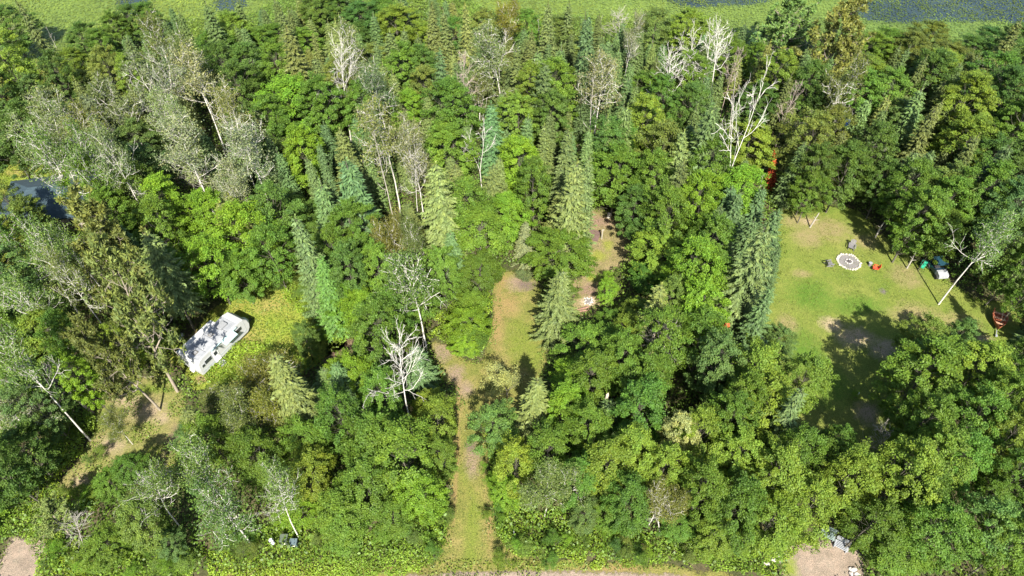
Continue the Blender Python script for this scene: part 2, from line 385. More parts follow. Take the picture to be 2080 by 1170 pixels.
# ---- trees read off the photograph: crown centre x, y, radius (photo pixels), colour
CT = '''
M 20 60 46 d;M 25 140 40 y 14;M 20 215 34 d;M 62 275 44 d;M 18 300 44 d;M 90 205 26 b;M 125 165 30 d;M 152 135 28 y;M 178 95 32 d;M 217 105 27 g
M 228 150 33 o;M 268 165 24 y;M 268 50 34 d;M 305 45 30 g;M 240 65 26 g;A 332 112 44 o;A 392 125 38 o;M 478 75 40 y;M 455 150 40 d;M 510 155 40 d;M 440 110 34 g
M 650 28 36 d;M 692 30 34 d;M 565 145 36 g;M 535 95 34 g;M 615 95 34 g;M 600 215 58 G;M 560 255 44 g;M 655 225 44 g;A 318 190 46 s;A 412 190 52 s;A 262 232 46 p
A 470 238 38 p;A 350 255 40 p;A 392 335 66 s;A 510 315 58 s;A 150 250 52 p;A 105 300 46 p;A 190 295 46 o;A 120 360 52 e;M 285 300 40 b;M 300 355 42 b
M 490 190 36 d;M 622 320 42 G;M 205 395 42 G;A 190 345 46 e;M 500 480 56 G;M 425 450 50 G;M 290 400 40 g;M 340 430 44 G;A 245 350 44 p
M 735 45 38 d;M 808 55 42 y;M 868 88 32 y;M 825 150 44 g;M 860 150 34 d;M 775 25 36 g;M 920 80 28 g;B 1030 52 32 t;M 1150 78 38 o;M 1070 62 30 g;M 985 60 30 o
M 1330 62 42 o;M 1395 62 36 y;A 1275 95 26 s;A 1018 122 50 p;A 770 185 46 p;A 706 130 36 p;M 832 240 32 G;M 912 235 50 g;M 870 190 34 o;M 1080 188 28 y;M 1052 248 38 y
M 1125 190 40 g;M 1122 250 36 d;A 1216 195 52 s;M 1310 265 38 y;M 1340 225 32 g;A 790 290 52 p;A 846 325 40 s;M 915 315 52 g;M 1060 340 46 G;M 1085 388 38 g
M 1235 305 44 d;M 1252 365 56 g;M 1340 320 44 o;M 1330 375 40 g;M 740 230 36 g;M 760 130 30 o;M 690 180 34 o;M 1390 160 34 g;M 1260 290 30 g
P 1600 62 64 e 13;P 1692 92 66 o 16;M 1570 165 34 y;M 1540 130 30 g;M 1480 120 30 g;M 1800 100 40 g;M 1850 112 38 o;M 1885 85 34 t;M 1925 130 42 o;M 1965 112 38 d;M 2005 96 36 d;M 2052 100 36 d
M 1765 110 34 g;M 1802 205 46 y;A 1692 192 46 o;M 1960 222 54 y;M 1952 300 52 y;M 1880 165 42 d;M 2040 200 44 d;M 2062 262 44 g;M 2010 165 44 g;M 1712 358 48 d 10;M 1640 300 50 o;M 1690 285 40 o
M 1830 260 42 o;M 1520 305 44 y 9;M 1430 345 46 g;M 1645 395 32 g 8;M 1500 400 50 G;M 1400 230 36 d;M 1535 215 36 d 8;M 1760 320 44 d;M 2000 340 46 d;M 2060 350 44 d;M 1990 400 46 g;M 1920 390 48 o;M 1740 205 40 g;M 1640 190 36 d
M 70 455 38 t 8;M 18 492 38 t 8;A 85 540 50 e;M 20 572 50 b;A 62 612 48 e;M 12 680 46 g;P 200 505 72 o 16;P 255 640 78 o 19;P 245 725 52 o 14;A 155 590 40 o;M 98 690 40 y;M 160 700 36 g;A 60 765 58 e
M 30 430 34 o;M 165 770 34 G;M 235 440 42 g;M 320 480 40 g;M 430 540 50 G;M 565 440 46 d;M 490 560 44 g 8;M 555 515 42 g;M 345 560 36 d;M 620 690 26 e 6;B 525 775 58 o 6;B 450 815 40 o 4
M 725 480 46 g;B 790 512 40 o;B 850 512 38 o;M 770 560 38 g;A 850 605 64 e 13;M 770 690 50 g;M 740 640 42 G 8;M 705 622 36 G 7;M 800 650 40 g;M 720 560 40 d;M 680 520 38 g;M 900 560 36 g
M 975 478 58 g 9;M 970 560 40 g 7;M 958 625 34 g 5;M 950 662 36 G 6;M 945 700 26 G 3.5;M 1135 515 56 g 7;M 950 430 44 g;M 1030 440 40 G 8;K 1012 560 26 G 2.5;M 965 690 26 g 4
M 1345 525 56 y 7;M 1310 565 30 g 4;M 1405 560 50 G;M 1292 640 32 y 5;M 1355 615 34 e;M 1195 705 50 g 7;M 1265 680 38 y 6;M 1160 775 38 G 6;M 1340 700 48 g;M 1420 640 46 G;M 1440 510 44 g;M 1290 430 38 d 8;M 1240 655 24 g 4;M 1235 590 22 G 4
M 1320 480 34 d 6;M 1350 450 46 g;M 1410 420 42 G;M 1440 570 34 g;M 1430 690 44 g;M 1260 740 44 g;M 1200 770 44 g;M 1300 780 50 g
M 1530 775 58 y 11;M 1620 780 44 y 11;M 1450 755 46 b;M 1580 695 30 b 5;M 1500 830 46 g;M 1862 452 46 g 11;M 1915 420 46 g;M 1840 385 42 g;M 1908 482 36 g 9;M 1795 378 32 d 9;M 1650 358 34 d
A 1990 505 52 e 13;M 2042 435 52 b;M 2060 548 36 g 10;M 2082 600 30 g 9;M 2040 510 38 d;M 1868 690 36 e 8;M 1880 765 70 g 11;M 1960 765 58 y 11;M 2056 738 34 g 8;M 2065 790 46 g;M 1975 722 24 g 5;M 2010 820 46 g;M 1940 690 30 e 7
A 30 850 50 s 9;M 80 828 42 b;M 60 925 48 d 8;M 8 960 44 d;M 390 895 28 b 6;B 490 850 50 o 9;B 560 830 46 t 9;M 430 900 44 g 8;B 240 868 30 o 5;M 225 985 28 g 4;M 268 955 30 g 5;A 300 1000 50 e 11;P 110 1062 44 o 5
M 300 1065 44 e 8;M 352 1105 28 b 4;A 425 975 58 e 11;A 465 1045 58 e 10;A 560 1015 46 e 12;M 630 965 44 y 8;M 625 900 42 g 8;M 525 935 50 g 9;M 600 1040 36 G 5;M 690 1045 50 g 8;M 220 1110 40 g 5
M 760 905 56 g 10;M 825 930 62 g 11;M 745 985 54 g 9;M 862 1005 44 G 8;M 700 1060 46 g 7;M 700 850 44 g;M 890 855 38 y 8;M 890 935 32 y 7;M 872 822 28 y 5;M 720 770 40 G 8;M 780 810 44 g;M 800 1050 36 g 6
M 1005 870 42 e 8;M 1045 950 42 y 8;M 1115 920 46 g 9;M 1155 825 46 G 8;M 1195 880 42 g;B 1110 1000 54 o 8;M 1175 975 44 g 8;M 1232 955 50 y 10;M 1290 925 46 y 10;M 1270 1020 46 g 9;M 1300 835 54 g 11;M 1190 1045 32 b 5;B 1335 1020 46 o 8;M 1372 885 36 l 10;M 1240 1050 32 g 5;M 1025 1000 30 G 5
M 1420 905 46 y 11;M 1500 940 48 y 10;M 1562 965 56 y 11;M 1610 930 42 g 11;M 1665 935 42 g 9;M 1482 1035 54 g 10;M 1562 1060 54 g 9;M 1645 1035 50 y 10;M 1732 990 52 y 11;M 1822 975 56 y 12;M 1892 955 54 y 12;M 1862 875 46 g 12;M 1958 865 50 g 12;M 1940 945 46 g
M 2042 905 50 y 12;M 2052 975 44 g 11;M 1762 1065 46 g 9;M 1815 1118 50 g 6;M 1902 1085 56 g 10;M 1985 1080 54 e 11;M 2052 1110 48 g;M 1452 1085 38 y 6;M 1480 865 46 g;M 1552 840 54 y 11;M 1420 1000 44 g;M 1512 1095 32 g 4;M 1590 1085 34 g 5;M 1385 1065 34 g 4;M 1860 1010 40 g;M 1700 900 30 g 7;M 1350 960 42 y 10
K 1030 785 46 l 4.2;K 1237 562 18 G 2;K 1741 806 13 G 1.6;K 1065 560 22 s 2.0;M 2000 1000 30 g 8;K 1165 600 20 g 2;K 890 900 20 G 2.5
'''
TT = '''
S 35 -5 15 2.6 o;F 345 8 10 1.4 b;F 360 14 10 1.4 b;F 410 0 14 2.2 b;F 330 36 8 1.5 b;F 252 66 8 1.2 b;F 476 -2 11 1.6 b;S 362 60 10 2.2 y;S 582 48 16 3.4 o;S 572 18 12 2.2 o;S 673 40 12 2.2 y;S 168 190 12 2.6 s
S 690 262 13 2.8 p;F 703 318 16 3.0 e;F 645 356 14 2.4 b;F 725 62 9 1.4 b;F 743 80 8 1.3 b;S 760 86 11 2.3 p;S 868 8 13 2.2 o;S 945 0 14 2.4 y;F 932 48 9 1.3 b;S 905 22 12 2.2 o;S 1118 0 14 2.4 o;S 1152 2 12 2.4 o
F 1209 16 18 2.3 e;F 1226 78 12 1.7 e;F 1143 88 12 2.2 b;F 1100 95 10 1.8 b;F 1256 96 12 1.8 b;F 1276 120 10 1.6 b;F 1175 115 7 1.1 b;F 1188 118 7 1.1 b;S 892 95 14 2.8 e;F 918 150 8 1.4 b;S 1050 92 12 2.2 o;S 1110 130 14 3.0 e
F 998 205 12 2.1 b;F 1036 205 9 1.5 b;F 1268 210 13 2.2 b;F 1235 236 12 1.8 b;F 1346 190 9 1.2 b;S 886 322 15 3.5 y;S 1003 335 10 2.8 p;S 1155 262 12 3.0 p;S 1163 318 16 2.9 p;S 1188 315 15 2.4 p;S 1395 262 13 2.2 y;F 1450 195 17 2.7 e
F 1766 194 12 1.8 b;F 1897 164 14 2.2 b;S 1718 262 11 2.2 o;S 1912 210 13 2.7 o;S 2062 288 14 2.8 e;S 1892 305 9 2.5 e;S 1862 308 9 2.6 e;S 604 448 15.5 2.7 p;S 552 720 14 3.2 y;S 1068 448 7 1.7 s
S 1138 546 11.5 2.8 p;S 1558 460 15.5 3.4 p;S 1584 500 9 1.8 e;F 1091 773 10.5 2.1 y;S 1637 775 14 2.5 e;S 372 822 9 2.2 p;S 919 512 3.5 .8 r;S 1481 655 4 .9 r;S 1390 330 13 2.4 o;S 590 770 11 2.8 p;S 690 735 9 2.6 b
F 480 8 10 1.5 b;S 1000 70 9 2 o;S 640 520 12 2.3 g;F 1745 235 9 1.4 b;S 1080 60 12 2.2 o;F 1440 165 12 1.5 b;S 815 60 11 2.2 o;F 1330 195 8 1.2 b;S 2075 40 12 2.4 o;F 1960 140 10 1.4 b
'''
for ln in CT.replace('\n', ';').split(';'):
    f = ln.split()
    if len(f) >= 5: crown_tree(f[0], float(f[1]), float(f[2]), float(f[3]), f[4], float(f[5]) if len(f) > 5 else None)
for ln in TT.replace('\n', ';').split(';'):
    f = ln.split()
    if len(f) == 6: tip_tree(f[0], float(f[1]), float(f[2]), float(f[3]), float(f[4]), f[5])
# dead trees: base x, y and top x, y in the photograph; build their height and lean for real
def base_tree(k, bx, by, tx, ty, rpx, c, pi_, rot=0):
    b = unproj(bx, by, 0)
    # height at which the line of sight to the top passes over the base's distance
    h = 2.0
    for _ in range(60):
        p = unproj(tx, ty, h)
        if p.y > b.y: h += .5
        else: break
    p = unproj(tx, ty, h); dep = proj(p)[2]
    TREES.append([k, b.x, b.y, h, rpx * dep / FPX, c, pi_, rot, (p.x - b.x) / h])
for a in ((1430, 232, 1428, 62, 42, 1), (1440, 232, 1470, 70, 40, 3), (1462, 240, 1505, 98, 26, 2), (1455, 447, 1545, 150, 52, 1), (1470, 372, 1512, 135, 26, 4),
          (1562, 340, 1622, 165, 26, 2), (1590, 335, 1655, 225, 34, 2), (1352, 268, 1372, 128, 42, 3), (1258, 130, 1268, 38, 36, 0), (955, 300, 942, 108, 42, 2),
          (980, 395, 968, 255, 32, 1), (838, 888, 815, 712, 56, 3), (1337, 782, 1372, 672, 44, 0), (128, 128, 96, 55, 18, 4), (1098, 130, 1102, 35, 24, 4), (715, 300, 693, 105, 36, 3),
          (805, 480, 770, 262, 36, 4), (1785, 215, 1802, 145, 26, 0), (1800, 960, 1810, 885, 34, 0), (1460, 745, 1462, 695, 32, 0), (1340, 1090, 1340, 1015, 30, 3), (575, 1075, 556, 1012, 32, 3), (320, 1055, 300, 985, 40, 3),
          (190, 840, 90, 765, 34, 0), (175, 1120, 150, 1070, 34, 0), (530, 412, 478, 265, 40, 3), (380, 300, 330, 170, 36, 3), (1190, 345, 1222, 150, 40, 4), (1780, 380, 1800, 300, 28, 0), (850, 465, 845, 330, 26, 3), (425, 440, 395, 350, 34, 0), (1398, 175, 1402, 58, 28, 1), (1085, 250, 1092, 150, 26, 3), (600, 190, 588, 95, 24, 0), (1012, 175, 1015, 75, 28, 1), (1690, 330, 1725, 235, 26, 3), (1520, 470, 1560, 350, 22, 4), (860, 230, 850, 130, 26, 0), (1985, 190, 2003, 120, 24, 1)):
    base_tree('D', *a[:4], a[4], 'g', a[5], rot=0)

base_tree('S', 396, 672, 292, 470, 62, 'y', 4)
base_tree('S', 1564, 384, 1574, 306, 15, 'r', 0)

kr = np.random.default_rng(88)
for (x0, x1, y0, y1, n_) in ((430, 890, 1075, 1135, 26), (1010, 1480, 1085, 1140, 22), (60, 200, 870, 1010, 9), (90, 390, 1105, 1160, 14), (870, 910, 860, 1060, 8), (985, 1020, 880, 1060, 7), (640, 700, 600, 680, 5), (500, 660, 560, 600, 6)):
    for _ in range(n_):
        x, y = x0 + kr.random() * (x1 - x0), y0 + kr.random() * (y1 - y0)
        if abs(x - 580) < 50 and y > 1060: continue
        crown_tree('K', x, y, 11 + 16 * kr.random(), kr.choice(list('gGGdeyo')), 1.0 + 1.5 * kr.random())

# ------------------------------------------------------------------ regions of the ground, read off the photograph
def P_(s): return [tuple(map(float, q.split(','))) for q in s.split()]
DRIVE = P_('840,1172 882,1138 905,1105 913,1050 911,980 912,900 922,840 926,802 905,775 885,745 872,700 885,688 920,715 945,735 978,732 985,705 1000,690 1000,640 1003,600 1006,570 1025,552 1060,550 1090,565 1105,600 1100,640 1115,690 1112,740 1100,800 1060,860 985,860 978,880 990,920 1002,980 1003,1050 1010,1090 1035,1122 1090,1148 1090,1172')
CLEAR2 = P_('1165,455 1200,425 1240,428 1275,465 1315,500 1300,530 1262,545 1240,560 1225,600 1215,640 1180,650 1155,620 1160,590 1180,560 1185,500')
LAWN = P_('1575,425 1640,420 1720,420 1770,450 1810,490 1860,530 1915,560 1975,610 2025,612 2075,630 2075,700 2040,760 1980,760 1900,800 1850,880 1800,960 1740,960 1640,930 1610,860 1585,760 1560,700 1540,660 1560,600 1580,520')
RVC = P_('370,700 420,640 470,600 500,590 540,550 600,545 650,600 690,640 700,700 640,740 560,760 460,790 400,790 370,760 350,720')
TRACK = P_('130,1040 120,985 165,930 195,870 200,800 250,770 330,760 375,800 385,880 360,960 300,990 235,960 200,985 180,1030')
DIRTL = P_('-30,1200 0,1130 30,1095 70,1095 85,1130 90,1200')
DIRTR = P_('1590,1200 1590,1120 1640,1105 1700,1085 1745,1110 1760,1200')
COTT = P_('-20,460 -20,330 30,320 100,310 140,330 160,400 160,460')
SIDE = P_('660,760 660,690 690,670 720,690 730,740 700,780')
ROAD = P_('-300,1260 200,1230 600,1185 900,1166 1050,1160 1250,1163 1450,1175 1800,1210 2400,1260 2400,1420 -300,1420')
VERGE = P_('300,1260 380,1172 600,1155 900,1138 1050,1135 1200,1142 1400,1150 1500,1172 1560,1260')
# parts of those that stay open to the sky in the photo: no filler crown may cover them
OPEN = [P_('917,1170 920,810 880,745 872,700 900,695 950,740 985,720 1005,560 1060,552 1090,590 1095,690 1105,760 1000,800 968,840 985,920 997,1050 1030,1150'),
        P_('1188,440 1230,432 1262,470 1290,520 1240,545 1222,610 1190,632 1170,600 1195,540'),
        P_('1595,435 1700,430 1760,460 1830,530 1905,600 2000,680 1900,690 1840,700 1830,770 1770,860 1700,860 1640,800 1610,740 1575,660 1600,600'),
        P_('360,740 470,625 520,560 600,555 680,640 640,700 520,700 420,770'),
        P_('130,1020 190,900 200,830 260,790 340,790 370,860 340,900 230,930 160,1020'),
        P_('0,1170 10,1100 65,1100 80,1170'), P_('1560,1170 1560,1115 1700,1105 1745,1165'), P_('15,415 22,362 70,350 75,395'),
        P_('0,130 0,0 250,0 200,60 100,120'), P_('960,-60 960,8 1260,30 1500,40 1560,-60'), P_('1740,-60 1740,60 2080,70 2080,-60'),
        P_('400,1172 560,1085 700,1110 880,1060 900,1172'), P_('1000,1080 1100,1060 1200,1110 1400,1130 1500,1172 1040,1172'), P_('672,700 720,700 710,745 680,750'),
        P_('60,900 190,840 205,880 120,970 60,960'), P_('380,1172 480,1075 700,1080 900,1035 900,1172'), P_('1000,1050 1100,1045 1200,1090 1400,1110 1500,1172 1040,1172'), P_('1985,625 2060,618 2060,690 2000,700'), P_('1558,305 1584,305 1582,365 1558,365'), P_('1880,525 1930,525 1930,570 1885,570'), P_('545,1080 615,1080 615,1110 545,1110')]
def inpoly(x, y, poly):
    x = np.asarray(x, float); y = np.asarray(y, float); ins = np.zeros(x.shape, bool)
    n = len(poly)
    for i in range(n):
        x1, y1 = poly[i]; x2, y2 = poly[(i + 1) % n]
        c = ((y1 > y) != (y2 > y)) & (x < (x2 - x1) * (y - y1) / ((y2 - y1) + 1e-12) + x1); ins ^= c
    return ins
def sdist(x, y, poly):
    """signed distance, positive inside"""
    d = np.full(np.shape(x), 1e9)
    n = len(poly)
    for i in range(n):
        x1, y1 = poly[i]; x2, y2 = poly[(i + 1) % n]
        vx, vy = x2 - x1, y2 - y1; t = np.clip(((x - x1) * vx + (y - y1) * vy) / (vx * vx + vy * vy + 1e-9), 0, 1)
        d = np.minimum(d, np.hypot(x - x1 - t * vx, y - y1 - t * vy))
    return np.where(inpoly(x, y, poly), d, -d)
def wpoly(poly): return [tuple(unproj(x, y)[:2]) for x, y in poly]
def vproj(X, Y, Z):
    Z = Z - CAMH; dep = Y * CP - Z * SP
    return W / 2 + FPX * X / dep, Hh / 2 - FPX * (Y * SP + Z * CP) / dep

# shoreline: px y of the waterline by px x
SH = [(-400, 150), (0, 140), (100, 160), (170, 105), (240, 70), (330, 60), (480, 60), (560, 20), (700, -10), (900, -5), (1000, 45), (1250, 60), (1400, 75), (1560, 90), (1740, 95), (1900, 110), (2080, 110), (2500, 110)]
shore_w = [tuple(unproj(x, y)[:2]) for x, y in SH]
SHF = [(x_, y_ + 62) for x_, y_ in SH]; shore_f = [tuple(unproj(x, y)[:2]) for x, y in SHF]
def shoreF(x): return np.interp(x, [p[0] for p in shore_f], [p[1] for p in shore_f])
def shoreY(x): return np.interp(x, [p[0] for p in shore_w], [p[1] for p in shore_w])

# ------------------------------------------------------------------ filler trees between the listed ones
hand = len(TREES)
PX = np.array([[t[1], t[2]] for t in TREES]); 
def crown_px(k, x, y, h):
    return proj((x, y, h * (.6 if k in CZ else .5)))
cand = []
fr = np.random.default_rng(21)
acc = []
for _ in range(5200):
    y = 12 + fr.random() * 118; x = (fr.random() - .5) * (78 + y * 1.22)
    if y > shoreF(x): continue
    if y < 21 + (abs(x) > 25) * -4: continue
    q = proj((x, y, 5))
    if q[0] < -130 or q[0] > W + 130 or q[1] > Hh - 25: continue
    d = np.hypot(PX[:, 0] - x, PX[:, 1] - y)
    j = int(np.argmin(d)); near = TREES[j] if j < hand else acc[j - hand]
    if len(acc) and j >= hand: near = acc[j - hand]
    k = near[0]
    if k in 'DKP': k = 'M'
    if fr.random() < (.58 if (y > 64 and -48 < x < 46) else .3 if y > 58 else .15): k = 'F' if y > 60 else 'S'
    if y < 33 and k in 'SF': k = 'M'
    c = near[5] if near[0] not in 'D' else 'g'
    if c in 'rlt': c = 'g'
    if fr.random() < .25: c = fr.choice(list('gdoyG'))
    if k in 'FS' and c in 'gGd': c = fr.choice(list('bbeeo'))
    h = {'M': 8.5, 'A': 12, 'B': 9, 'S': 11, 'F': 10.5}[k] * (.65 + .45 * fr.random())
    r = {'M': 2.7, 'A': 2.6, 'B': 2.5, 'S': 2.3, 'F': 1.45}[k] * (.85 + .35 * fr.random())
    if y > 90: h *= .85
    if y < 38: h *= .72; r *= .9
    need = 3.35 if k not in 'FS' else 2.3
    if d[j] < need: continue
    ok = True
    for zf, rf in ((.95, .3), (.75, .9), (.55, 1.05), (.35, .9), (.18, .6), (0, .1)):
        for ax in (-1, 0, 1):
            q = proj((x + ax * r * (rf if k not in 'SF' else 1.08 - zf), y, h * zf))
            for po in OPEN:
                if inpoly(q[0], q[1], po): ok = False; break
            if not ok: break
        if not ok: break
    if not ok: continue
    q = proj((x, y, 0))
    if any(inpoly(q[0], q[1], po) for po in (DRIVE, LAWN, CLEAR2, COTT)): continue
    acc.append([k, x, y, h, r, c, None, None]); PX = np.vstack([PX, [x, y]])
# keep every kind under the limit of individuals
cnt = {}
for t in TREES: cnt[t[0]] = cnt.get(t[0], 0) + 1
for t in acc:
    if cnt.get(t[0], 0) < 296: TREES.append(t); cnt[t[0]] = cnt.get(t[0], 0) + 1
# a tree behind the camera's foot whose shadow reaches the frame's lower edge
TREES.append(['S', -5.0, 9.6, 10.5, 2.4, 'g', 0, None])
print('TREES', len(TREES), cnt)

LM = [('the white camper', 435, 690), ('the fire ring', 1723, 532), ('the grassy drive', 955, 930), ('the drive head', 1050, 640), ('the post clearing', 1225, 500),
      ('the slate-roofed cottage', 60, 400), ('the utility boxes', 580, 1095), ('the road end', 960, 1150), ('the sandy track', 230, 890), ('the gravel patch', 1670, 1150),
      ('the forked white snag', 1470, 330), ('the lily water', 130, 60), ('the lily water', 1120, 10), ('the lily water', 1900, 30), ('the red boat', 2030, 655), ('the dark buggy', 1900, 545), ('the sandy lawn patch', 1740, 680)]
LM += [('the sandy lawn corner', 1640, 450), ('the pale spruce', 1550, 590), ('the narrow yellow fir', 1090, 830), ('the branching white snag', 825, 790), ('the red dead conifer', 1570, 340),
       ('the tall mossy spruce', 1160, 400), ('the brown dead birch', 945, 170), ('the long clump of aspens', 390, 290), ('the blue balloon', 1722, 247), ('the bright corner weeds', 110, 900), ('the dirt corner', 35, 1140),
       ('the meadow end', 640, 620), ('the bottom birch', 1340, 1030), ('the twin white snags', 1435, 140), ('the yellow spruce', 886, 400), ('the lawn shade', 1780, 850), ('the far right edge', 2070, 450), ('the lower right edge', 2070, 1000), ('the far left edge', 5, 620),
       ('the upper left edge', 5, 200), ('the upper right edge', 2070, 180), ('the small green fir row', 1190, 110), ('the tan broken trunk', 1222, 850), ('the leaf-covered bench', 1679, 1080)]
ORD = ['first', 'second', 'third', 'fourth', 'fifth', 'sixth', 'seventh', 'eighth', 'ninth', 'tenth', 'eleventh', 'twelfth']
def base_label(t):
    k, x, y, h, r, c = t[:6]
    px, py = proj((x, y, h * (.6 if k in CZ else .55)))[:2]
    L = min(LM, key=lambda l: (l[1] - px) ** 2 + (l[2] - py) ** 2); dx, dy = px - L[1], py - L[2]
    if abs(dx) > abs(dy) * 1.2: rel = 'left of' if dx < 0 else 'right of'
    else: rel = 'behind' if dy < 0 else 'in front of'
    adj = KIND[k][2]
    if k in 'MSFA' and h > 14.5: adj = 'tall'
    elif k == 'M' and r > 3.7: adj = 'wide'
    elif k == 'M' and r < 2.3: adj = 'small'
    elif k == 'F' and h < 9: adj = 'small'
    cw = CW[c] if k != 'D' else {0: 'grey', 1: 'forked white', 2: 'pinkish', 3: 'white', 4: 'thin grey'}[t[6]]
    return f"{adj} {cw} {KIND[k][1]} {rel} {L[0]}", px
def label_all():
    g = {}
    for i, t in enumerate(TREES):
        l, px = base_label(t); g.setdefault(l, []).append((px, i))
    out = {}
    for l, v in g.items():
        v.sort()
        for n_, (px, i) in enumerate(v):
            if len(v) == 1: out[i] = l
            elif n_ == 0: out[i] = 'leftmost ' + l
            elif n_ == len(v) - 1: out[i] = 'rightmost ' + l
            else: out[i] = ORD[n_] + ' from left, ' + l
    return out
tr_rng = np.random.default_rng(5)
def set_tree(t):
    k, x, y, h, r, c, pidx, rot = t[:8]; lean = t[8] if len(t) > 9 else None
    protos = PROTO[k]; pidx = int(tr_rng.integers(min(len(protos), 4) if k == 'S' else len(protos))) if pidx is None else pidx
    t[6] = pidx
    wood, crown = protos[pidx]
    root = empty(KIND[k][0], (x, y, 0), 0)
    rz = tr_rng.random() * 6.28 if rot is None else rot
    sh = h / 10.0; sr = r / PR[k]
    if k == 'D' or k in 'AB': sr = max(sr, sh * .55)
    lx, ly = (tr_rng.normal(0, .025), tr_rng.normal(0, .025)) if lean is None else (lean, 0)
    # the lean is a real tilt of the whole tree
    root.rotation_euler = (-math.atan(ly), math.atan(lx), rz if lean is None else 0)
    root.scale = (sr, sr, sh)
    tw = link('trunk', wood, None, root)
    if crown is not None:
        cr = link('crown', crown, None, root)
        jit = 1 + tr_rng.normal(0, .10); cc = COL[c]; w = tr_rng.normal(0, .07)
        if k in 'MK' and c not in 'lr': cc = tuple(.68 * a_ + .32 * b_ for a_, b_ in zip(cc, (.108, .178, .022)))
        if c == 'y' and k in 'SF': cc = COL['Y']
        elif k in 'SF' and c in 'peso': cc = {'p': (.11, .145, .046), 'e': (.072, .122, .046), 's': (.125, .15, .085), 'o': (.085, .11, .034)}[c]
        if k in 'SF' and c != 'r': cc = tuple(.7 * a_ + .3 * b_ for a_, b_ in zip(cc, (.085, .128, .038)))
        cr.color = (cc[0] * jit * (1 + w), cc[1] * jit, cc[2] * jit * (1 - w), 1)
    tag(root, LABELS[TREES.index(t)] if False else t[-1], {'K': 'shrub'}.get(k, 'tree'), GRP[k])
    return root
LABELS = label_all()
for i_, t in enumerate(TREES): set_tree(t + [LABELS[i_]])

# ------------------------------------------------------------------ ground
def field_noise(x, y, s, seed=0):
    """cheap smooth value noise"""
    r = np.random.default_rng(seed); v = 0
    for i in range(5):
        a = r.random() * 6.28; f = s * (1 + .7 * r.random()); v = v + np.sin((x * cos(a) + y * sin(a)) * f + r.random() * 6.28 + 1.3 * np.sin((x * sin(a) - y * cos(a)) * f * .6))
    return v / 5
def sheet(name, poly_px, z, mat, step=.5, blobs=None, soft=1.2, wob=.7):
    wp = wpoly(poly_px)
    xs = [p[0] for p in wp]; ys = [p[1] for p in wp]
    gx = np.arange(min(xs) - 1.5, max(xs) + 1.5, step); gy = np.arange(min(ys) - 1.5, max(ys) + 1.5, step)
    X, Y = np.meshgrid(gx, gy); sd = sdist(X, Y, wp) + field_noise(X, Y, 1.2, 3) * wob
    Z = np.full(X.shape, z) + 0
    nx, ny = len(gx), len(gy)
    I = np.arange(nx * ny).reshape(ny, nx)
    F = np.stack([I[:-1, :-1], I[:-1, 1:], I[1:, 1:], I[1:, :-1]], -1).reshape(-1, 4)
    s = sd.ravel(); keep = (s[F] > -.6).any(1); F = F[keep]
    at = {'edge': np.clip(.5 + s / soft, 0, 1)}
    for bn, lst in (blobs or {}).items():
        v = np.zeros(X.shape)
        for (bx, by, rx, ry) in lst:
            c = unproj(bx, by); e = proj(c)[2] / FPX
            d = np.hypot((X - c.x) / (rx * e), (Y - c.y) / (ry * e / SP)); v = np.maximum(v, np.clip(1.35 - d, 0, 1))
        at[bn] = (v * .8).ravel()
    V = np.stack([X, Y, Z], -1).reshape(-1, 3)
    u, inv = np.unique(F, return_inverse=True)
    me = mesh_np(name, V[u], inv.reshape(-1, 4), mat, {k: v[u] for k, v in at.items()})
    return tag(link(name, me), kind='structure')
def ground_mat(name, stops, scale=.6, blobcols=(), edge=True, fine=5.0):
    m, nt, b = newmat(name)
    n1 = noise(nt, scale, 6, .65); n2 = noise(nt, fine, 5, .75)
    c = ramp(nt, n1, stops)
    c = mixc(nt, 1.0, c, ramp(nt, noise(nt, 1.7, 7, .75, dist=.6), [(.3, (.74, .8, .78)), (.5, (1, 1, 1)), (.7, (1.25, 1.2, 1.2))]), 'MULTIPLY')
    f = ramp(nt, n2, [(.32, (.5, .52, .5)), (.5, (1, 1, 1)), (.68, (1.5, 1.45, 1.3))])
    for an, col in blobcols:
        a = attr(nt, an); w = math_(nt, 'ADD', a, math_(nt, 'MULTIPLY_ADD', noise(nt, .9, 9, .8, dist=1.), 1.7, -.85)); w = math_(nt, 'MULTIPLY_ADD', w, 1.5, -.35, clamp=True)
        w = math_(nt, 'MULTIPLY', w, math_(nt, 'GREATER_THAN', a, .001))
        c = mixc(nt, w, c, col)
    c = mixc(nt, 1.0, c, f, 'MULTIPLY')
    nt.links.new(c, b.inputs['Base Color']); b.inputs['Roughness'].default_value = .9; b.inputs['Specular IOR Level'].default_value = .15
    bump(nt, b, n2, .8, .12)
    if edge:
        e = attr(nt, 'edge'); w = math_(nt, 'ADD', e, math_(nt, 'MULTIPLY_ADD', noise(nt, 3.0, 6, .7), 1.2, -.6)); w = math_(nt, 'MULTIPLY_ADD', w, 4, -1.5, clamp=True)
        nt.links.new(w, b.inputs['Alpha'])
    return m
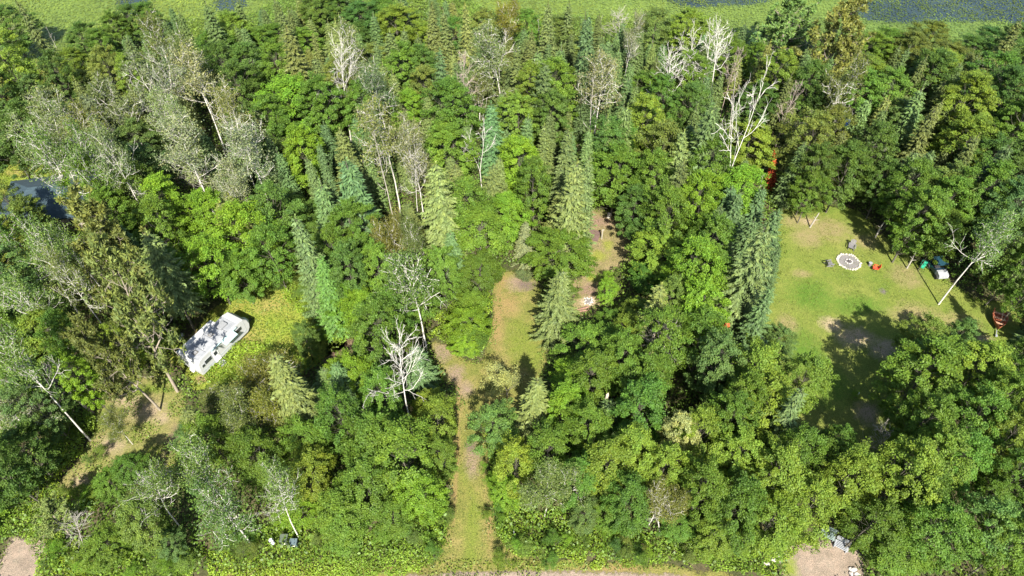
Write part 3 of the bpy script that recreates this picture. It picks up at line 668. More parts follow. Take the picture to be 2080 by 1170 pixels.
# the land: one sheet to the horizon (the lake basin cuts in as a lower shelf of water lying on it)
gm = ground_mat('forest_floor', [(.3, (.035, .045, .014)), (.5, (.06, .06, .025)), (.66, (.085, .065, .04)), (.8, (.06, .09, .02))], .35, edge=False, fine=3.)
V = [(-3000, -3000, 0), (3000, -3000, 0), (3000, 3000, 0), (-3000, 3000, 0)]
tag(link('ground', mesh_np('ground', V, [[0, 1, 2, 3]], gm)), kind='structure')
lm = ground_mat('lawn_grass', [(.3, (.09, .14, .02)), (.5, (.13, .16, .03)), (.72, (.17, .18, .045))], .16,
                [('lush', (.075, .14, .017)), ('dry', (.21, .175, .08)), ('sand', (.31, .24, .155)), ('ash', (.12, .10, .10))], fine=9)
sheet('lawn', LAWN, .008, lm, .4, {'lush': [(1650, 600, 60, 40), (1640, 720, 50, 60), (1680, 780, 60, 50), (1740, 620, 70, 25)],
      'dry': [(1620, 450, 40, 20), (1680, 465, 60, 30), (1640, 480, 40, 30), (1840, 560, 40, 30), (1600, 660, 25, 25), (1860, 640, 60, 30), (1950, 660, 50, 30), (1755, 490, 30, 20), (1630, 555, 25, 10)],
      'sand': [(1690, 660, 30, 18), (1740, 685, 50, 24), (1800, 710, 45, 25), (1645, 450, 22, 9), (1920, 900, 40, 40), (1760, 840, 30, 24), (1650, 905, 30, 14), (2000, 690, 20, 12)], 'ash': [(1793, 592, 9, 7)]})
dm = ground_mat('track_grass', [(.3, (.10, .12, .024)), (.5, (.155, .15, .04)), (.72, (.21, .17, .065))], .5,
                [('lush', (.125, .155, .025)), ('dry', (.22, .155, .065)), ('dirt', (.21, .155, .11)), ('ash', (.12, .09, .08))], fine=8)
sheet('grass_track', DRIVE, .008, dm, .35, {'lush': [(1060, 690, 40, 60), (960, 1060, 22, 80), (960, 1130, 30, 12), (950, 960, 20, 30), (1080, 720, 30, 40)],
      'dry': [(1010, 640, 18, 80), (925, 960, 8, 120), (996, 1060, 8, 60), (1030, 620, 30, 30), (930, 800, 20, 40), (1020, 570, 16, 20)],
      'dirt': [(900, 715, 24, 26), (925, 760, 24, 24), (960, 935, 22, 40), (945, 790, 20, 20), (1055, 575, 34, 22)], 'ash': [(1070, 580, 22, 14), (958, 905, 14, 14)]})
cm = ground_mat('clearing_soil', [(.3, (.13, .12, .04)), (.5, (.19, .155, .075)), (.72, (.21, .165, .095))], .5,
                [('lush', (.18, .2, .03)), ('dirt', (.2, .13, .1)), ('sand', (.42, .33, .24))], fine=7)
sheet('dirt_clearing', CLEAR2, .009, cm, .35, {'lush': [(1215, 520, 26, 14), (1235, 500, 14, 16), (1205, 565, 20, 10)], 'dirt': [(1215, 450, 40, 16), (1195, 590, 24, 18)], 'sand': [(1195, 612, 24, 12)]})
mm = ground_mat('meadow_grass', [(.3, (.12, .19, .02)), (.5, (.17, .2, .03)), (.72, (.2, .19, .04))], .4,
                [('dirt', (.25, .17, .1)), ('dry', (.23, .2, .06))], fine=6)
sheet('meadow', RVC, .010, mm, .4, {'dirt': [(395, 680, 26, 12), (410, 770, 20, 10)], 'dry': [(545, 620, 40, 24), (500, 690, 40, 24)]})
tm = ground_mat('sandy_track_soil', [(.3, (.11, .14, .025)), (.5, (.16, .155, .05)), (.7, (.19, .16, .07))], .4, [('sand', (.27, .21, .135)), ('lush', (.11, .15, .02)), ('dirt', (.09, .07, .05))], fine=7)
sheet('sandy_track', TRACK, .011, tm, .35, {'sand': [(300, 835, 45, 22), (260, 815, 40, 14), (225, 905, 40, 22), (160, 990, 22, 34), (330, 850, 20, 14)], 'lush': [(300, 790, 60, 12), (205, 850, 16, 30)], 'dirt': [(350, 900, 18, 40)]})
pm = ground_mat('packed_gravel', [(.3, (.19, .15, .115)), (.5, (.25, .195, .15)), (.72, (.29, .23, .18))], .8, [('lush', (.16, .2, .03))], fine=14)
sheet('gravel_pad', DIRTR, .012, pm, .35, {'lush': [(1600, 1150, 26, 26)]})
sheet('dirt_path', DIRTL, .013, pm, .35)
sheet('side_clearing', SIDE, .010, cm, .35, {'dirt': [(690, 710, 30, 30)]})
sheet('yard', COTT, .009, mm, .5, {'dirt': [(60, 325, 30, 12)], 'dry': [(30, 350, 30, 10)]})
sheet('road_verge', VERGE, .004, dm, .4, {'lush': [(700, 1165, 60, 20), (1150, 1148, 100, 8)], 'dry': [(1250, 1155, 100, 8)]})
sheet('road', ROAD, .016, pm, .6, wob=.2)

# ------------------------------------------------------------------ lake
wmt, nt, b = newmat('lake_water')
c = ramp(nt, noise(nt, .12, 5), [(.35, (.012, .02, .022)), (.65, (.03, .045, .03))])
nt.links.new(c, b.inputs['Base Color']); b.inputs['Roughness'].default_value = .08
bump(nt, b, noise(nt, 3., 4), .25, .05)
xs = np.array([-1500] + [p[0] for p in shore_w] + [1500]); ysl = np.array([shore_w[0][1]] + [p[1] for p in shore_w] + [shore_w[-1][1]])
gx = np.concatenate([[-1500], np.arange(-120, 121, 2.), [1500]]); gyv = np.interp(gx, xs, ysl) + field_noise(gx, gx * .3, .5, 8) * 2
V = np.concatenate([np.stack([gx, gyv, np.full(len(gx), .02)], 1), np.stack([gx, np.full(len(gx), 2900.), np.full(len(gx), .02)], 1)])
i = np.arange(len(gx) - 1); F = np.stack([i, i + 1, i + 1 + len(gx), i + len(gx)], 1)
tag(link('lake', mesh_np('lake', V, F, wmt)), kind='structure')
# the green floating mat under the pads
mt_, nt, b = newmat('marsh_mat')
c = ramp(nt, noise(nt, .5, 7, .7), [(.3, (.07, .115, .018)), (.5, (.10, .155, .022)), (.72, (.13, .175, .03))])
c = mixc(nt, 1.0, c, ramp(nt, noise(nt, 5., 6, .8), [(.3, (.6, .6, .6)), (.7, (1.4, 1.4, 1.3))]), 'MULTIPLY')
nt.links.new(c, b.inputs['Base Color']); b.inputs['Roughness'].default_value = .8; bump(nt, b, noise(nt, 6., 5, .8), .8, .1)
o_ = attr(nt, 'open'); w = math_(nt, 'ADD', o_, math_(nt, 'MULTIPLY_ADD', noise(nt, .8, 9, .8, dist=1.), 1.6, -.8)); w = math_(nt, 'MULTIPLY_ADD', w, -6, 2.6, clamp=True)
nt.links.new(w, b.inputs['Alpha'])
GX, GY = np.meshgrid(np.arange(-150, 151, 2.), np.arange(90, 230, 2.)); gp = vproj(GX, GY, np.zeros(GX.shape))
op_ = np.minimum(sum(np.clip(1.5 - np.hypot((gp[0] - cx) / rx, (gp[1] - cy) / ry), 0, 1) for (cx, cy, rx, ry) in ((270, 5, 26, 28), (470, 8, 30, 14), (1420, -5, 60, 18), (1500, -2, 60, 12), (1840, 22, 110, 22), (1980, 14, 130, 26), (2080, 20, 60, 24), (700, -20, 60, 10))), 1)
I = np.arange(GX.size).reshape(GX.shape); F = np.stack([I[:-1, :-1], I[:-1, 1:], I[1:, 1:], I[1:, :-1]], -1).reshape(-1, 4)
yc = GY[:-1, :-1].ravel(); xc = GX[:-1, :-1].ravel(); F = F[yc > shoreY(xc) - 4]
tag(link('marsh', mesh_np('marsh', np.stack([GX, GY, np.full(GX.shape, .028)], -1).reshape(-1, 3), F, mt_, {'open': op_.ravel()})), kind='structure')
# floating mats and lily pads: density from a shoreline field
def open_water(px, py):
    w = np.zeros(np.shape(px))
    for (cx, cy, rx, ry) in ((270, 5, 26, 28), (470, 8, 30, 14), (1420, -5, 60, 18), (1500, -2, 60, 12), (1840, 22, 110, 22), (1980, 14, 130, 26), (2080, 20, 60, 24), (1740, 10, 14, 24), (700, -20, 60, 10)):
        w = np.maximum(w, np.clip(1.5 - np.hypot((px - cx) / rx, (py - cy) / ry), 0, 1))
    return w
lr = np.random.default_rng(77); n = 380000
X = (lr.random(n) - .5) * 230; Y = 98 + lr.random(n) ** 1.9 * 60
sy = shoreY(X); px, py = vproj(X, Y, np.zeros(n))
ow = np.minimum(open_water(px, py) * 1.0, .62) + .3 * field_noise(X, Y, .8, 4)
keep = (Y > sy - 1.5) & (lr.random(n) > ow * 1.05 - .05)
X, Y, px, py = X[keep], Y[keep], px[keep], py[keep]; n = len(X)
Z = .03 + lr.random(n) ** 2 * .22
sz = .16 + .28 * lr.random(n)
Nn = unit(np.array([0, 0, 1.]) + lr.normal(0, .16, (n, 3))); D = lr.normal(0, 1, (n, 3))
Vv, Ff = leaves_geo(np.stack([X, Y, Z], 1), Nn, D, sz, sz * .8)
rr = np.clip(.4 + .35 * field_noise(X, Y, .35, 12) + .35 * lr.random(n) - .1 - .5 * open_water(px, py), 0, 1); hh = np.clip(.6 + .4 * field_noise(X, Y, .15, 14) + .2 * lr.random(n) - .35 * (px > 1350), 0, 1)
tag(link('lily_pads', mesh_np('lily_pads', Vv, Ff, leaf_mat('lily_leaf', .05, .5, .3, fixed=(.115, .165, .028)), {'rnd': np.repeat(rr, 4), 'hue': np.repeat(hh, 4)})),
    'mat of green and yellow-green lily pads on the lake', 'water plants', kind='stuff')

# ------------------------------------------------------------------ undergrowth and shore sedge
def allopen(px, py, marg=0):
    m = np.zeros(np.shape(px), bool)
    for po in (DRIVE, LAWN, CLEAR2, TRACK, DIRTL, DIRTR, ROAD, SIDE): m |= inpoly(px, py, po)
    return m
def scatter_cover(name, label, n, region, size, hfun, fixed, seed, upb=.8, cat='undergrowth'):
    r = np.random.default_rng(seed)
    X = (r.random(n) - .5) * 220; Y = 10 + r.random(n) * 125
    k = region(X, Y, r); X, Y = X[k], Y[k]; n = len(X)
    hgt = hfun(X, Y); Z = hgt * (r.random(n) ** .35) + .03
    sz = size * (.65 + .7 * r.random(n))
    gx_ = hfun(X + .2, Y) - hgt; gy_ = hfun(X, Y + .2) - hgt
    Nn = unit(np.stack([-gx_ * 4, -gy_ * 4, np.full(n, upb)], 1) + r.normal(0, .5, (n, 3))); D = r.normal(0, 1, (n, 3))
    Vv, Ff = leaves_geo(np.stack([X, Y, Z], 1), Nn, D, sz, sz * .7)
    rr = np.clip(.45 + .3 * field_noise(X, Y, .7, seed + 1) + .35 * field_noise(X, Y, 2.7, seed + 5) + .6 * (r.random(n) - .5), 0, 1); hh = np.clip(.5 + .5 * field_noise(X, Y, .35, seed + 2) + .3 * (r.random(n) - .5), 0, 1)
    me = mesh_np(name, Vv, Ff, leaf_mat(name + '_leaf', .3, .5, .3, fixed=fixed), {'rnd': np.repeat(rr, 4), 'hue': np.repeat(hh, 4)})
    return tag(link(name, me), label, cat, kind='stuff')
def reg_floor(X, Y, r):
    px, py = vproj(X, Y, np.zeros(len(X)))
    return (Y < shoreF(X) + 4) & ~allopen(px, py) & ~inpoly(px, py, RVC) & ~inpoly(px, py, COTT) & ~inpoly(px, py, VERGE)
scatter_cover('forest_undergrowth', 'dark green brush covering the forest floor between the trees', 700000, reg_floor, .25,
              lambda x, y: .55 + .55 * (1 + field_noise(x, y, 1.3, 40)) + .5 * (1 + field_noise(x, y, 3.1, 41)) * .6, (.10, .17, .022), 50)
WEEDS = [P_('380,1175 470,1100 560,1060 640,1075 720,1090 800,1070 870,1040 918,1010 918,1095 900,1130 880,1150'), P_('-20,1100 -20,980 60,960 100,900 120,850 190,830 200,870 170,930 125,980 130,1040 100,1090'),
         P_('1000,960 1040,980 1100,1040 1180,1060 1260,1080 1400,1090 1500,1110 1560,1170 1400,1150 1200,1142 1020,1125 1000,1090'), P_('500,600 540,548 600,545 650,600 690,640 700,690 640,650 560,590'),
         P_('640,640 700,600 730,640 720,700 680,690'), P_('870,690 900,640 950,560 1000,560 1003,690 975,730 940,735'), P_('430,700 520,700 600,720 640,760 540,800 430,800'), P_('930,1175 900,1130 700,1120 500,1160 400,1200'),
         P_('1555,1170 1440,1100 1540,1080 1640,1100 1600,1140'), P_('985,860 1010,850 1050,950 1040,1040 1000,1060 997,980')]
WEEDS += [P_('70,1180 90,1090 250,1100 400,1110 420,1175'), P_('80,1040 130,990 200,1000 180,1060 120,1095')]
WP = [wpoly(p) for p in WEEDS]
def reg_weed(X, Y, r):
    m = np.zeros(len(X), bool)
    for p in WP: m |= sdist(X, Y, p) + field_noise(X, Y, 1.5, 61) > 0
    px, py = vproj(X, Y, np.zeros(len(X)))
    return m & ~inpoly(px, py, DRIVE) & ~inpoly(px, py, ROAD)
scatter_cover('bright_weeds', 'bright yellow-green weeds and ferns beside the drive and tracks', 4200000, reg_weed, .15,
              lambda x, y: np.where(y < 24.5, .28, np.where(y < 28, .5, 1.)) * (.25 + .3 * (1 + field_noise(x, y, 1.6, 63)) + .22 * (1 + field_noise(x, y, 5.1, 64))), (.185, .28, .028), 60)
def reg_grass(X, Y, r):
    px, py = vproj(X, Y, np.zeros(len(X))); m = inpoly(px, py, RVC) | inpoly(px, py, COTT)
    m |= inpoly(px, py, VERGE) & (py < 1160)
    m2 = (inpoly(px, py, TRACK)) & (field_noise(X, Y, 1.1, 70) > .0)
    return m | m2
scatter_cover('tall_grass', 'yellow-green tall grass round the camper and along the track', 900000, reg_grass, .16,
              lambda x, y: .1 + .08 * (1 + field_noise(x, y, 2.2, 66)), (.14, .195, .028), 65, cat='grass')

# ------------------------------------------------------------------ small and large made things
import bmesh
PC = {}
def pmat(name, col, rough=.6, metal=0, var=.12, scale=4., spec=.4):
    if name not in PC: PC[name] = plain(name, col, rough, metal, var, scale, spec)
    return PC[name]
class MB:
    def __init__(s): s.bm = bmesh.new()
    def _m(s, loc, rot): return Matrix.Translation(loc) @ (rot if isinstance(rot, Matrix) else Matrix.Rotation(rot, 4, 'Z'))
    def box(s, loc, size, rot=0., bev=.0):
        g = bmesh.ops.create_cube(s.bm, size=1); vs = g['verts']
        for v in vs: v.co = Vector((v.co.x * size[0], v.co.y * size[1], v.co.z * size[2]))
        if bev:
            es = list({e for v in vs for e in v.link_edges})
            r = bmesh.ops.bevel(s.bm, geom=es, offset=bev, segments=2, affect='EDGES', profile=.6)
            vs = list({v for f in r['faces'] for v in f.verts} | {v for v in vs if v.is_valid})
        M = s._m(loc, rot)
        for v in vs: v.co = M @ v.co
        return s
    def cyl(s, loc, r1, r2, h, seg=14, rot=0.):
        g = bmesh.ops.create_cone(s.bm, cap_ends=True, segments=seg, radius1=r1, radius2=r2, depth=h); M = s._m(loc, rot)
        for v in g['verts']: v.co = M @ v.co
        return s
    def ball(s, loc, size, seg=2, rot=0., rough=0., seed=0):
        g = bmesh.ops.create_icosphere(s.bm, subdivisions=seg, radius=1); M = s._m(loc, rot); q = np.random.default_rng(seed)
        for v in g['verts']:
            k = 1 + rough * q.normal()
            v.co = M @ Vector((v.co.x * size[0] * k, v.co.y * size[1] * k, v.co.z * size[2] * k))
        return s
    def prism(s, pts, h0, h1, rot=None):
        """outline in xy, extruded from h0 to h1"""
        a = [s.bm.verts.new((x, y, h0)) for x, y in pts]; b = [s.bm.verts.new((x, y, h1)) for x, y in pts]
        s.bm.faces.new(a[::-1]); s.bm.faces.new(b); n = len(pts)
        for i in range(n): s.bm.faces.new((a[i], a[(i + 1) % n], b[(i + 1) % n], b[i]))
        if rot is not None:
            for v in a + b: v.co = rot @ v.co
        return s
    def poly(s, verts, faces):
        vs = [s.bm.verts.new(v) for v in verts]
        for f in faces: s.bm.faces.new([vs[i] for i in f])
        return s
    def done(s, name, mat, parent=None, smooth=False):
        bmesh.ops.recalc_face_normals(s.bm, faces=s.bm.faces)
        me = bpy.data.meshes.new(name); s.bm.to_mesh(me); s.bm.free(); me.materials.append(mat)
        if smooth:
            for p in me.polygons: p.use_smooth = True
        return link(name, me, None, parent)
RX = lambda a: Matrix.Rotation(a, 4, 'X')
RY = lambda a: Matrix.Rotation(a, 4, 'Y')
RZ = lambda a: Matrix.Rotation(a, 4, 'Z')

# --- camper
white = pmat('camper_white', (.42, .425, .42), .45, var=.06, scale=1.5)
roofm, nt, b = newmat('camper_roof')
c = ramp(nt, noise(nt, 1.1, 6, .7), [(.32, (.16, .17, .185)), (.5, (.25, .258, .27)), (.72, (.34, .34, .345))])
nt.links.new(c, b.inputs['Base Color']); b.inputs['Roughness'].default_value = .6
glass = pmat('dark_window_glass', (.03, .035, .04), .12, var=.2, spec=.6)
trim = pmat('grey_trim', (.35, .36, .37), .5)
rubber = pmat('black_rubber', (.03, .03, .03), .8)
cp = tag(empty('camper', (-31.25, 43.29, 0), radians(61)), 'long white travel trailer with slide-out and dark windows, parked in the grass', 'camper')
L0, L1, HW, RZt = -3.55, 3.35, 1.12, 2.8
pts = [(L0 + .0, .55), (L0 - .08, 1.3), (L0 + .05, 2.3), (L0 + .3, 2.68), (L0 + .7, RZt), (2.4, RZt), (3.0, 2.62), (3.42, 2.1), (3.55, 1.5), (3.4, .9), (3.0, .5)]
m = MB(); m.prism(pts, -HW, HW, Matrix(((1, 0, 0, 0), (0, 0, 1, 0), (0, 1, 0, 0), (0, 0, 0, 1))))
bmesh.ops.bevel(m.bm, geom=[e for e in m.bm.edges if abs(abs(e.verts[0].co.y) - HW) < 1e-4 and abs(e.verts[0].co.y - e.verts[1].co.y) < 1e-4], offset=.07, segments=2, affect='EDGES')
m.done('body', white, cp)
m = MB(); m.box((-.55, 0, RZt + .012), (5.5, 2 * HW - .2, .03), bev=.01); rf = m.done('roof', roofm, cp)
m = MB(); m.box((-1.15, HW + .32, 1.62), (4.75, .72, 2.05), bev=.05).box((-1.15, HW + .33, 2.67), (4.85, .78, .05), bev=.02); so = m.done('slide_out', white, cp)
MB().box((-2.3, HW + .70, 1.75), (1.1, .03, .6), bev=.01).done('window', glass, so)
MB().box((.3, HW + .70, 1.75), (1.0, .03, .6), bev=.01).done('window', glass, so)
MB().box((-1.9, HW + .3, 2.705), (.1, .5, .02)).done('seam', trim, so)
for (x, w, z, h) in ((-2.35, .85, 1.85, .5), (2.05, .75, 1.9, .45), (.95, .5, 1.8, .45), (-3.05, .3, 1.7, .35)):
    wf = MB().box((x, -HW - .012, z), (w + .1, .03, h + .1), bev=.01).done('window', trim, cp)
    MB().box((x, -HW - .03, z), (w, .02, h)).done('pane', glass, wf)
dr = MB().box((-1.35, -HW - .02, 1.45), (.72, .04, 1.75), bev=.01).done('door', pmat('door_offwhite', (.66, .67, .66), .5), cp)
MB().box((-1.1, -HW - .05, 1.4), (.05, .03, .16)).done('handle', rubber, dr)
MB().box((-1.35, -HW - .05, 1.85), (.4, .02, .5)).done('pane', glass, dr)
MB().box((-1.35, -HW - .25, .42), (.7, .42, .05), bev=.01).box((-1.35, -HW - .42, .22), (.7, .3, .05), bev=.01).done('step', trim, cp)
MB().cyl((.1, -HW - .1, 2.62), .075, .075, 3.6, 12, RY(pi / 2)).done('awning_roll', pmat('awning_green_grey', (.28, .38, .38), .6), cp)
aw = MB().box((.55, -HW - .42, 2.52), (1.7, .72, .02), RX(radians(16)), 0).done('awning_cloth', PC['awning_green_grey'], cp)
MB().box((2.9, -HW - .008, 1.75), (.04, .02, 1.75)).done('body_seam', trim, cp)
MB().box((-.2, -HW - .008, .98), (6.3, .02, .1)).done('stripe', pmat('stripe_grey', (.3, .33, .36), .5), cp)
for x, y in ((-2.7, -.1), (-.2, .2)):
    v = MB().box((x, y, RZt + .07), (.5, .5, .1), bev=.03).done('roof_vent', pmat('vent_beige', (.14, .13, .115), .5), cp)
    MB().box((x, y, RZt + .13), (.34, .34, .03), bev=.01).done('vent_lid', pmat('vent_smoke', (.25, .25, .25), .3), v)
MB().box((1.2, 0, RZt + .14), (.95, .7, .26), bev=.06).done('air_conditioner', pmat('ac_white', (.22, .225, .23), .5), cp)
MB().cyl((-2.0, .45, RZt + .1), .05, .05, .2, 10).cyl((-2.0, -.55, RZt + .1), .05, .05, .2, 10).done('roof_pipe', trim, cp)
for y in (-HW + .12, HW - .12):
    for x in (-.5, .35):
        w = MB().cyl((x, y, .36), .36, .36, .22, 22, RX(pi / 2)).done('wheel', rubber, cp)
        MB().cyl((x, y, .36), .2, .2, .24, 16, RX(pi / 2)).done('rim', pmat('rim_steel', (.5, .5, .5), .3, .8), w)
MB().box((-.55, 0, RZt + .03), (.05, 2.0, .012)).box((.9, 0, RZt + .03), (.05, 2.0, .012)).box((-2.1, 0, RZt + .03), (.05, 2.0, .012)).done('roof_seam', pmat('seam_grey', (.1, .1, .11), .6), cp)
MB().box((0, 0, .46), (6.6, 1.7, .14)).box((3.9, .25, .45), (1.4, .09, .1), RZ(-.22)).box((3.9, -.25, .45), (1.4, .09, .1), RZ(.22)).done('chassis', rubber, cp)
MB().ball((3.75, 0, .95), (.34, .55, .38), 3).done('propane_cover', pmat('cover_pale_green', (.5, .6, .58), .4), cp, True)
MB().cyl((L0 - .2, .1, .95), .3, .3, .18, 18, RY(pi / 2)).done('spare_wheel', pmat('spare_cover_white', (.7, .7, .68), .5), cp)

# --- cottage
sh, nt, b = newmat('slate_blue_shingle')
tc = N(nt, 'ShaderNodeTexCoord', name='TC'); br = N(nt, 'ShaderNodeTexBrick'); nt.links.new(tc.outputs['Object'], br.inputs[0]); br.inputs['Scale'].default_value = 1.6
br.inputs['Color1'].default_value = (.018, .036, .046, 1); br.inputs['Color2'].default_value = (.026, .048, .058, 1); br.inputs['Mortar'].default_value = (.025, .045, .055, 1)
c = mixc(nt, 1.0, br.outputs[0], ramp(nt, noise(nt, 2.5, 6, .7), [(.3, (.75, .78, .8)), (.7, (1.2, 1.2, 1.2))]), 'MULTIPLY')
nt.links.new(c, b.inputs['Base Color']); b.inputs['Roughness'].default_value = .85
ct = tag(empty('cottage', (-58.2, 65.0, 0), radians(12)), 'low cottage with slate-blue hipped roof, half hidden by trees at the left edge', 'cottage')
a, bb, ez, rz_ = 5.6, 4.4, 2.6, 4.5
MB().box((0, 0, 1.3), (10.2, 7.8, 2.6)).done('wall', pmat('cottage_wall_tan', (.34, .29, .22), .8), ct)
rf = MB().poly([(-a, -bb, ez), (a, -bb, ez), (a, bb, ez), (-a, bb, ez), (-1.6, 0, rz_), (1.6, 0, rz_), (-a, -bb, ez - .16), (a, -bb, ez - .16), (a, bb, ez - .16), (-a, bb, ez - .16)],
               [(0, 1, 5, 4), (1, 2, 5), (2, 3, 4, 5), (3, 0, 4), (0, 6, 7, 1), (1, 7, 8, 2), (2, 8, 9, 3), (3, 9, 6, 0), (9, 8, 7, 6)]).done('roof', sh, ct)
MB().box((2.2, .9, 4.5), (.5, .5, .9), bev=.02).done('chimney', pmat('chimney_stone', (.45, .42, .38), .8), rf)
for x in (-3.2, 0, 3.2):
    w = MB().box((x, -3.92, 1.5), (1.3, .06, 1.1)).done('window', pmat('window_white_frame', (.7, .7, .68), .5), ct)
    MB().box((x, -3.96, 1.5), (1.1, .04, .9)).done('pane', glass, w)

# --- fire ring
fr_ = tag(empty('fire_ring', (40.5, 56.3, .01)), 'round fire ring of pale stones with ash bed on the lawn', 'fire pit')
am = pmat('ash_gravel', (.16, .148, .14), .95, var=.5, scale=14)
MB().cyl((0, 0, .02), 1.3, 1.27, .05, 40).done('ash_bed', am, fr_)
stm = pmat('pale_stone', (.40, .37, .29), .85, var=.45, scale=3)
q = np.random.default_rng(3); NS = 36
for i in range(NS):
    a = i * 2 * pi / NS + q.normal(0, .02); s = .7 + .6 * q.random()
    rj = 1.28 + q.normal(0, .045); MB().ball((cos(a) * rj, sin(a) * rj, .07), (.15 * s, .10 * s, .09 * s), 2, RZ(a + q.normal(0, .3)), .06, i).done('stone', stm, fr_, True)
for i in range(9):
    a = i * .72 + .4
    if i == 3: continue
    MB().ball((cos(a) * .4, sin(a) * .36, .11), (.14, .08, .09), 2, RZ(a + pi / 2), .06, 50 + i).done('inner_stone', pmat('grey_stone', (.36, .34, .32), .9, var=.3), fr_, True)
for a in (.3, 1.4, 2.5):
    MB().cyl((.05, 0, .13), .035, .03, .5, 7, RZ(a) @ RY(pi / 2 - .15)).done('charred_log', pmat('charred', (.06, .05, .05), .9, var=.4), fr_)

greyw = pmat('weathered_grey_plank', (.15, .142, .145), .8, var=.3, scale=6)
def lawn_chair(loc, face, label):
    o = tag(empty('lawn_chair', loc, face), label, 'chair', 'grey slatted chairs round the fire ring')
    # local +x is where the sitter looks
    m = MB()
    for i in range(5): m.box((-.22 + i * .125, 0, .30 + i * .022), (.10, .56, .025), RY(-.17))
    m.done('seat', greyw, o)
    m = MB()
    for i in range(5):
        y = -.24 + i * .12; hh = .86 - .5 * abs(y) ** 1.2
        m.box((-.30 - .17, y, .30 + hh * .42), (.025, .1, hh), RY(-.38))
    m.box((-.42, 0, .42), (.04, .6, .07), RY(-.38)).done('backrest', greyw, o)
    for s in (-1, 1):
        MB().box((-.03, s * .37, .55), (.78, .13, .028), bev=.008).done('armrest', greyw, o)
        MB().box((.3, s * .33, .27), (.09, .03, .54)).done('leg', greyw, o)
        MB().box((-.12, s * .31, .2), (.95, .03, .1), RY(.28)).done('leg', greyw, o)
    return o
lawn_chair((41.5, 58.5, .02), radians(-115), 'grey slatted lawn chair behind the fire ring')
lawn_chair((37.95, 55.7, .02), radians(15), 'grey slatted lawn chair left of the fire ring')
st = tag(empty('log_stool', (42.85, 55.75, .01)), 'small grey log stool touching the red chair', 'stool')
MB().cyl((0, 0, .21), .2, .18, .42, 14).done('stump', greyw, st); MB().cyl((0, 0, .435), .22, .22, .03, 16).done('seat', pmat('pale_grey_plank', (.24, .24, .245), .8), st)
rd = tag(empty('folding_chair', (43.15, 54.95, .01), radians(155)), 'red folding camp chair right of the fire ring', 'chair')
red = pmat('red_canvas', (.75, .07, .03), .75, var=.12)
steel = pmat('dark_steel_tube', (.08, .08, .08), .4, .6)
MB().box((.02, 0, .43), (.55, .56, .03), RY(.06), .01).done('seat', red, rd)
MB().box((-.34, 0, .72), (.03, .58, .58), RY(-.25), .012).done('backrest', red, rd)
for s in (-1, 1):
    MB().box((0, s * .33, .62), (.52, .07, .02), RY(.05)).done('armrest', red, rd)
    MB().cyl((0, s * .3, .3), .013, .013, .82, 7, RY(.75)).done('leg', steel, rd)
    MB().cyl((0, s * .3, .3), .013, .013, .82, 7, RY(-.75)).done('leg', steel, rd)

# --- buggy at the edge of the lawn
by = tag(empty('buggy', (50.3, 54.6, 0), radians(-83)), 'small dark utility buggy with pale bonnet, parked under the trees', 'buggy')
navy = pmat('navy_paint', (.012, .03, .05), .3, var=.3, spec=.6)
pale = pmat('pale_dusty_paint', (.24, .25, .26), .5, var=.25)
m = MB(); m.prism([(-1.25, .38), (-1.25, .8), (-.2, .84), (.45, .9), (.5, .42)], -.62, .62, Matrix(((1, 0, 0, 0), (0, 0, 1, 0), (0, 1, 0, 0), (0, 0, 0, 1)))); m.done('body', navy, by)
m = MB(); m.prism([(.48, .42), (.46, .98), (.75, .98), (1.25, .8), (1.38, .42)], -.6, .6, Matrix(((1, 0, 0, 0), (0, 0, 1, 0), (0, 1, 0, 0), (0, 0, 0, 1)))); m.done('bonnet', pale, by)
MB().box((-.3, 0, 1.72), (1.45, 1.3, .07), bev=.03).done('canopy', pmat('dark_teal_top', (.015, .05, .07), .35, var=.3, spec=.6), by)
for s in (-1, 1):
    MB().cyl((.42, s * .56, 1.32), .022, .022, .86, 8, RY(-.12)).cyl((-.92, s * .56, 1.27), .022, .022, .9, 8).done('roof_post', steel, by)
    MB().ball((1.33, s * .42, .68), (.05, .1, .08), 2).done('headlight', pmat('lamp_glass', (.7, .7, .7), .15), by, True)
    for x in (.92, -.85): MB().cyl((x, s * .6, .3), .3, .3, .22, 18, RX(pi / 2)).done('wheel', rubber, by)
MB().box((-.15, 0, .95), (.5, 1.05, .14), bev=.04).done('seat', rubber, by)
MB().box((-.45, 0, 1.2), (.12, 1.05, .42), RY(-.15), .04).done('backrest', rubber, by)
tb = tag(MB().box((0, 0, .3), (.9, .55, .5), bev=.08).box((0, 0, .57), (.96, .6, .06), bev=.02).done('storage_tub', pmat('green_plastic', (.04, .42, .25), .25, var=.1, spec=.6)), 'shiny green plastic tub left of the dark buggy', 'tub')
tb.location = (49.1, 55.6, .0); tb.rotation_euler.z = .9

# --- rowboat on its trolley
bt = tag(empty('rowboat', (54.0, 47.0, .25), radians(-118)), 'rusty red-brown wooden rowboat with open top, in the shade at the right edge', 'boat')
n = 13; Vs = []; Fs = []
prof = [(0, -.0), (.55, .06), (.85, .28), (1.0, .6), (.93, .6), (.78, .3), (.5, .12), (0, .06)]
for i in range(n):
    t = i / (n - 1); xx = -1.35 + 2.8 * t; w = .78 * (1 - max(0, (t - .35) / .65) ** 2.1) * (1 - .2 * max(0, (.3 - t) / .3)) + .015; lift = .22 * max(0, t - .5) ** 1.5
    full = [(-a, b_) for a, b_ in prof[:4]][::-1]
    ring = [(-1.0, .6), (-.85, .28), (-.55, .06), (0, 0), (.55, .06), (.85, .28), (1.0, .6), (.92, .6), (.78, .32), (.5, .13), (0, .08), (-.5, .13), (-.78, .32), (-.92, .6)]
    Vs += [(xx, a * w, b_ + lift) for a, b_ in ring]
k = 14
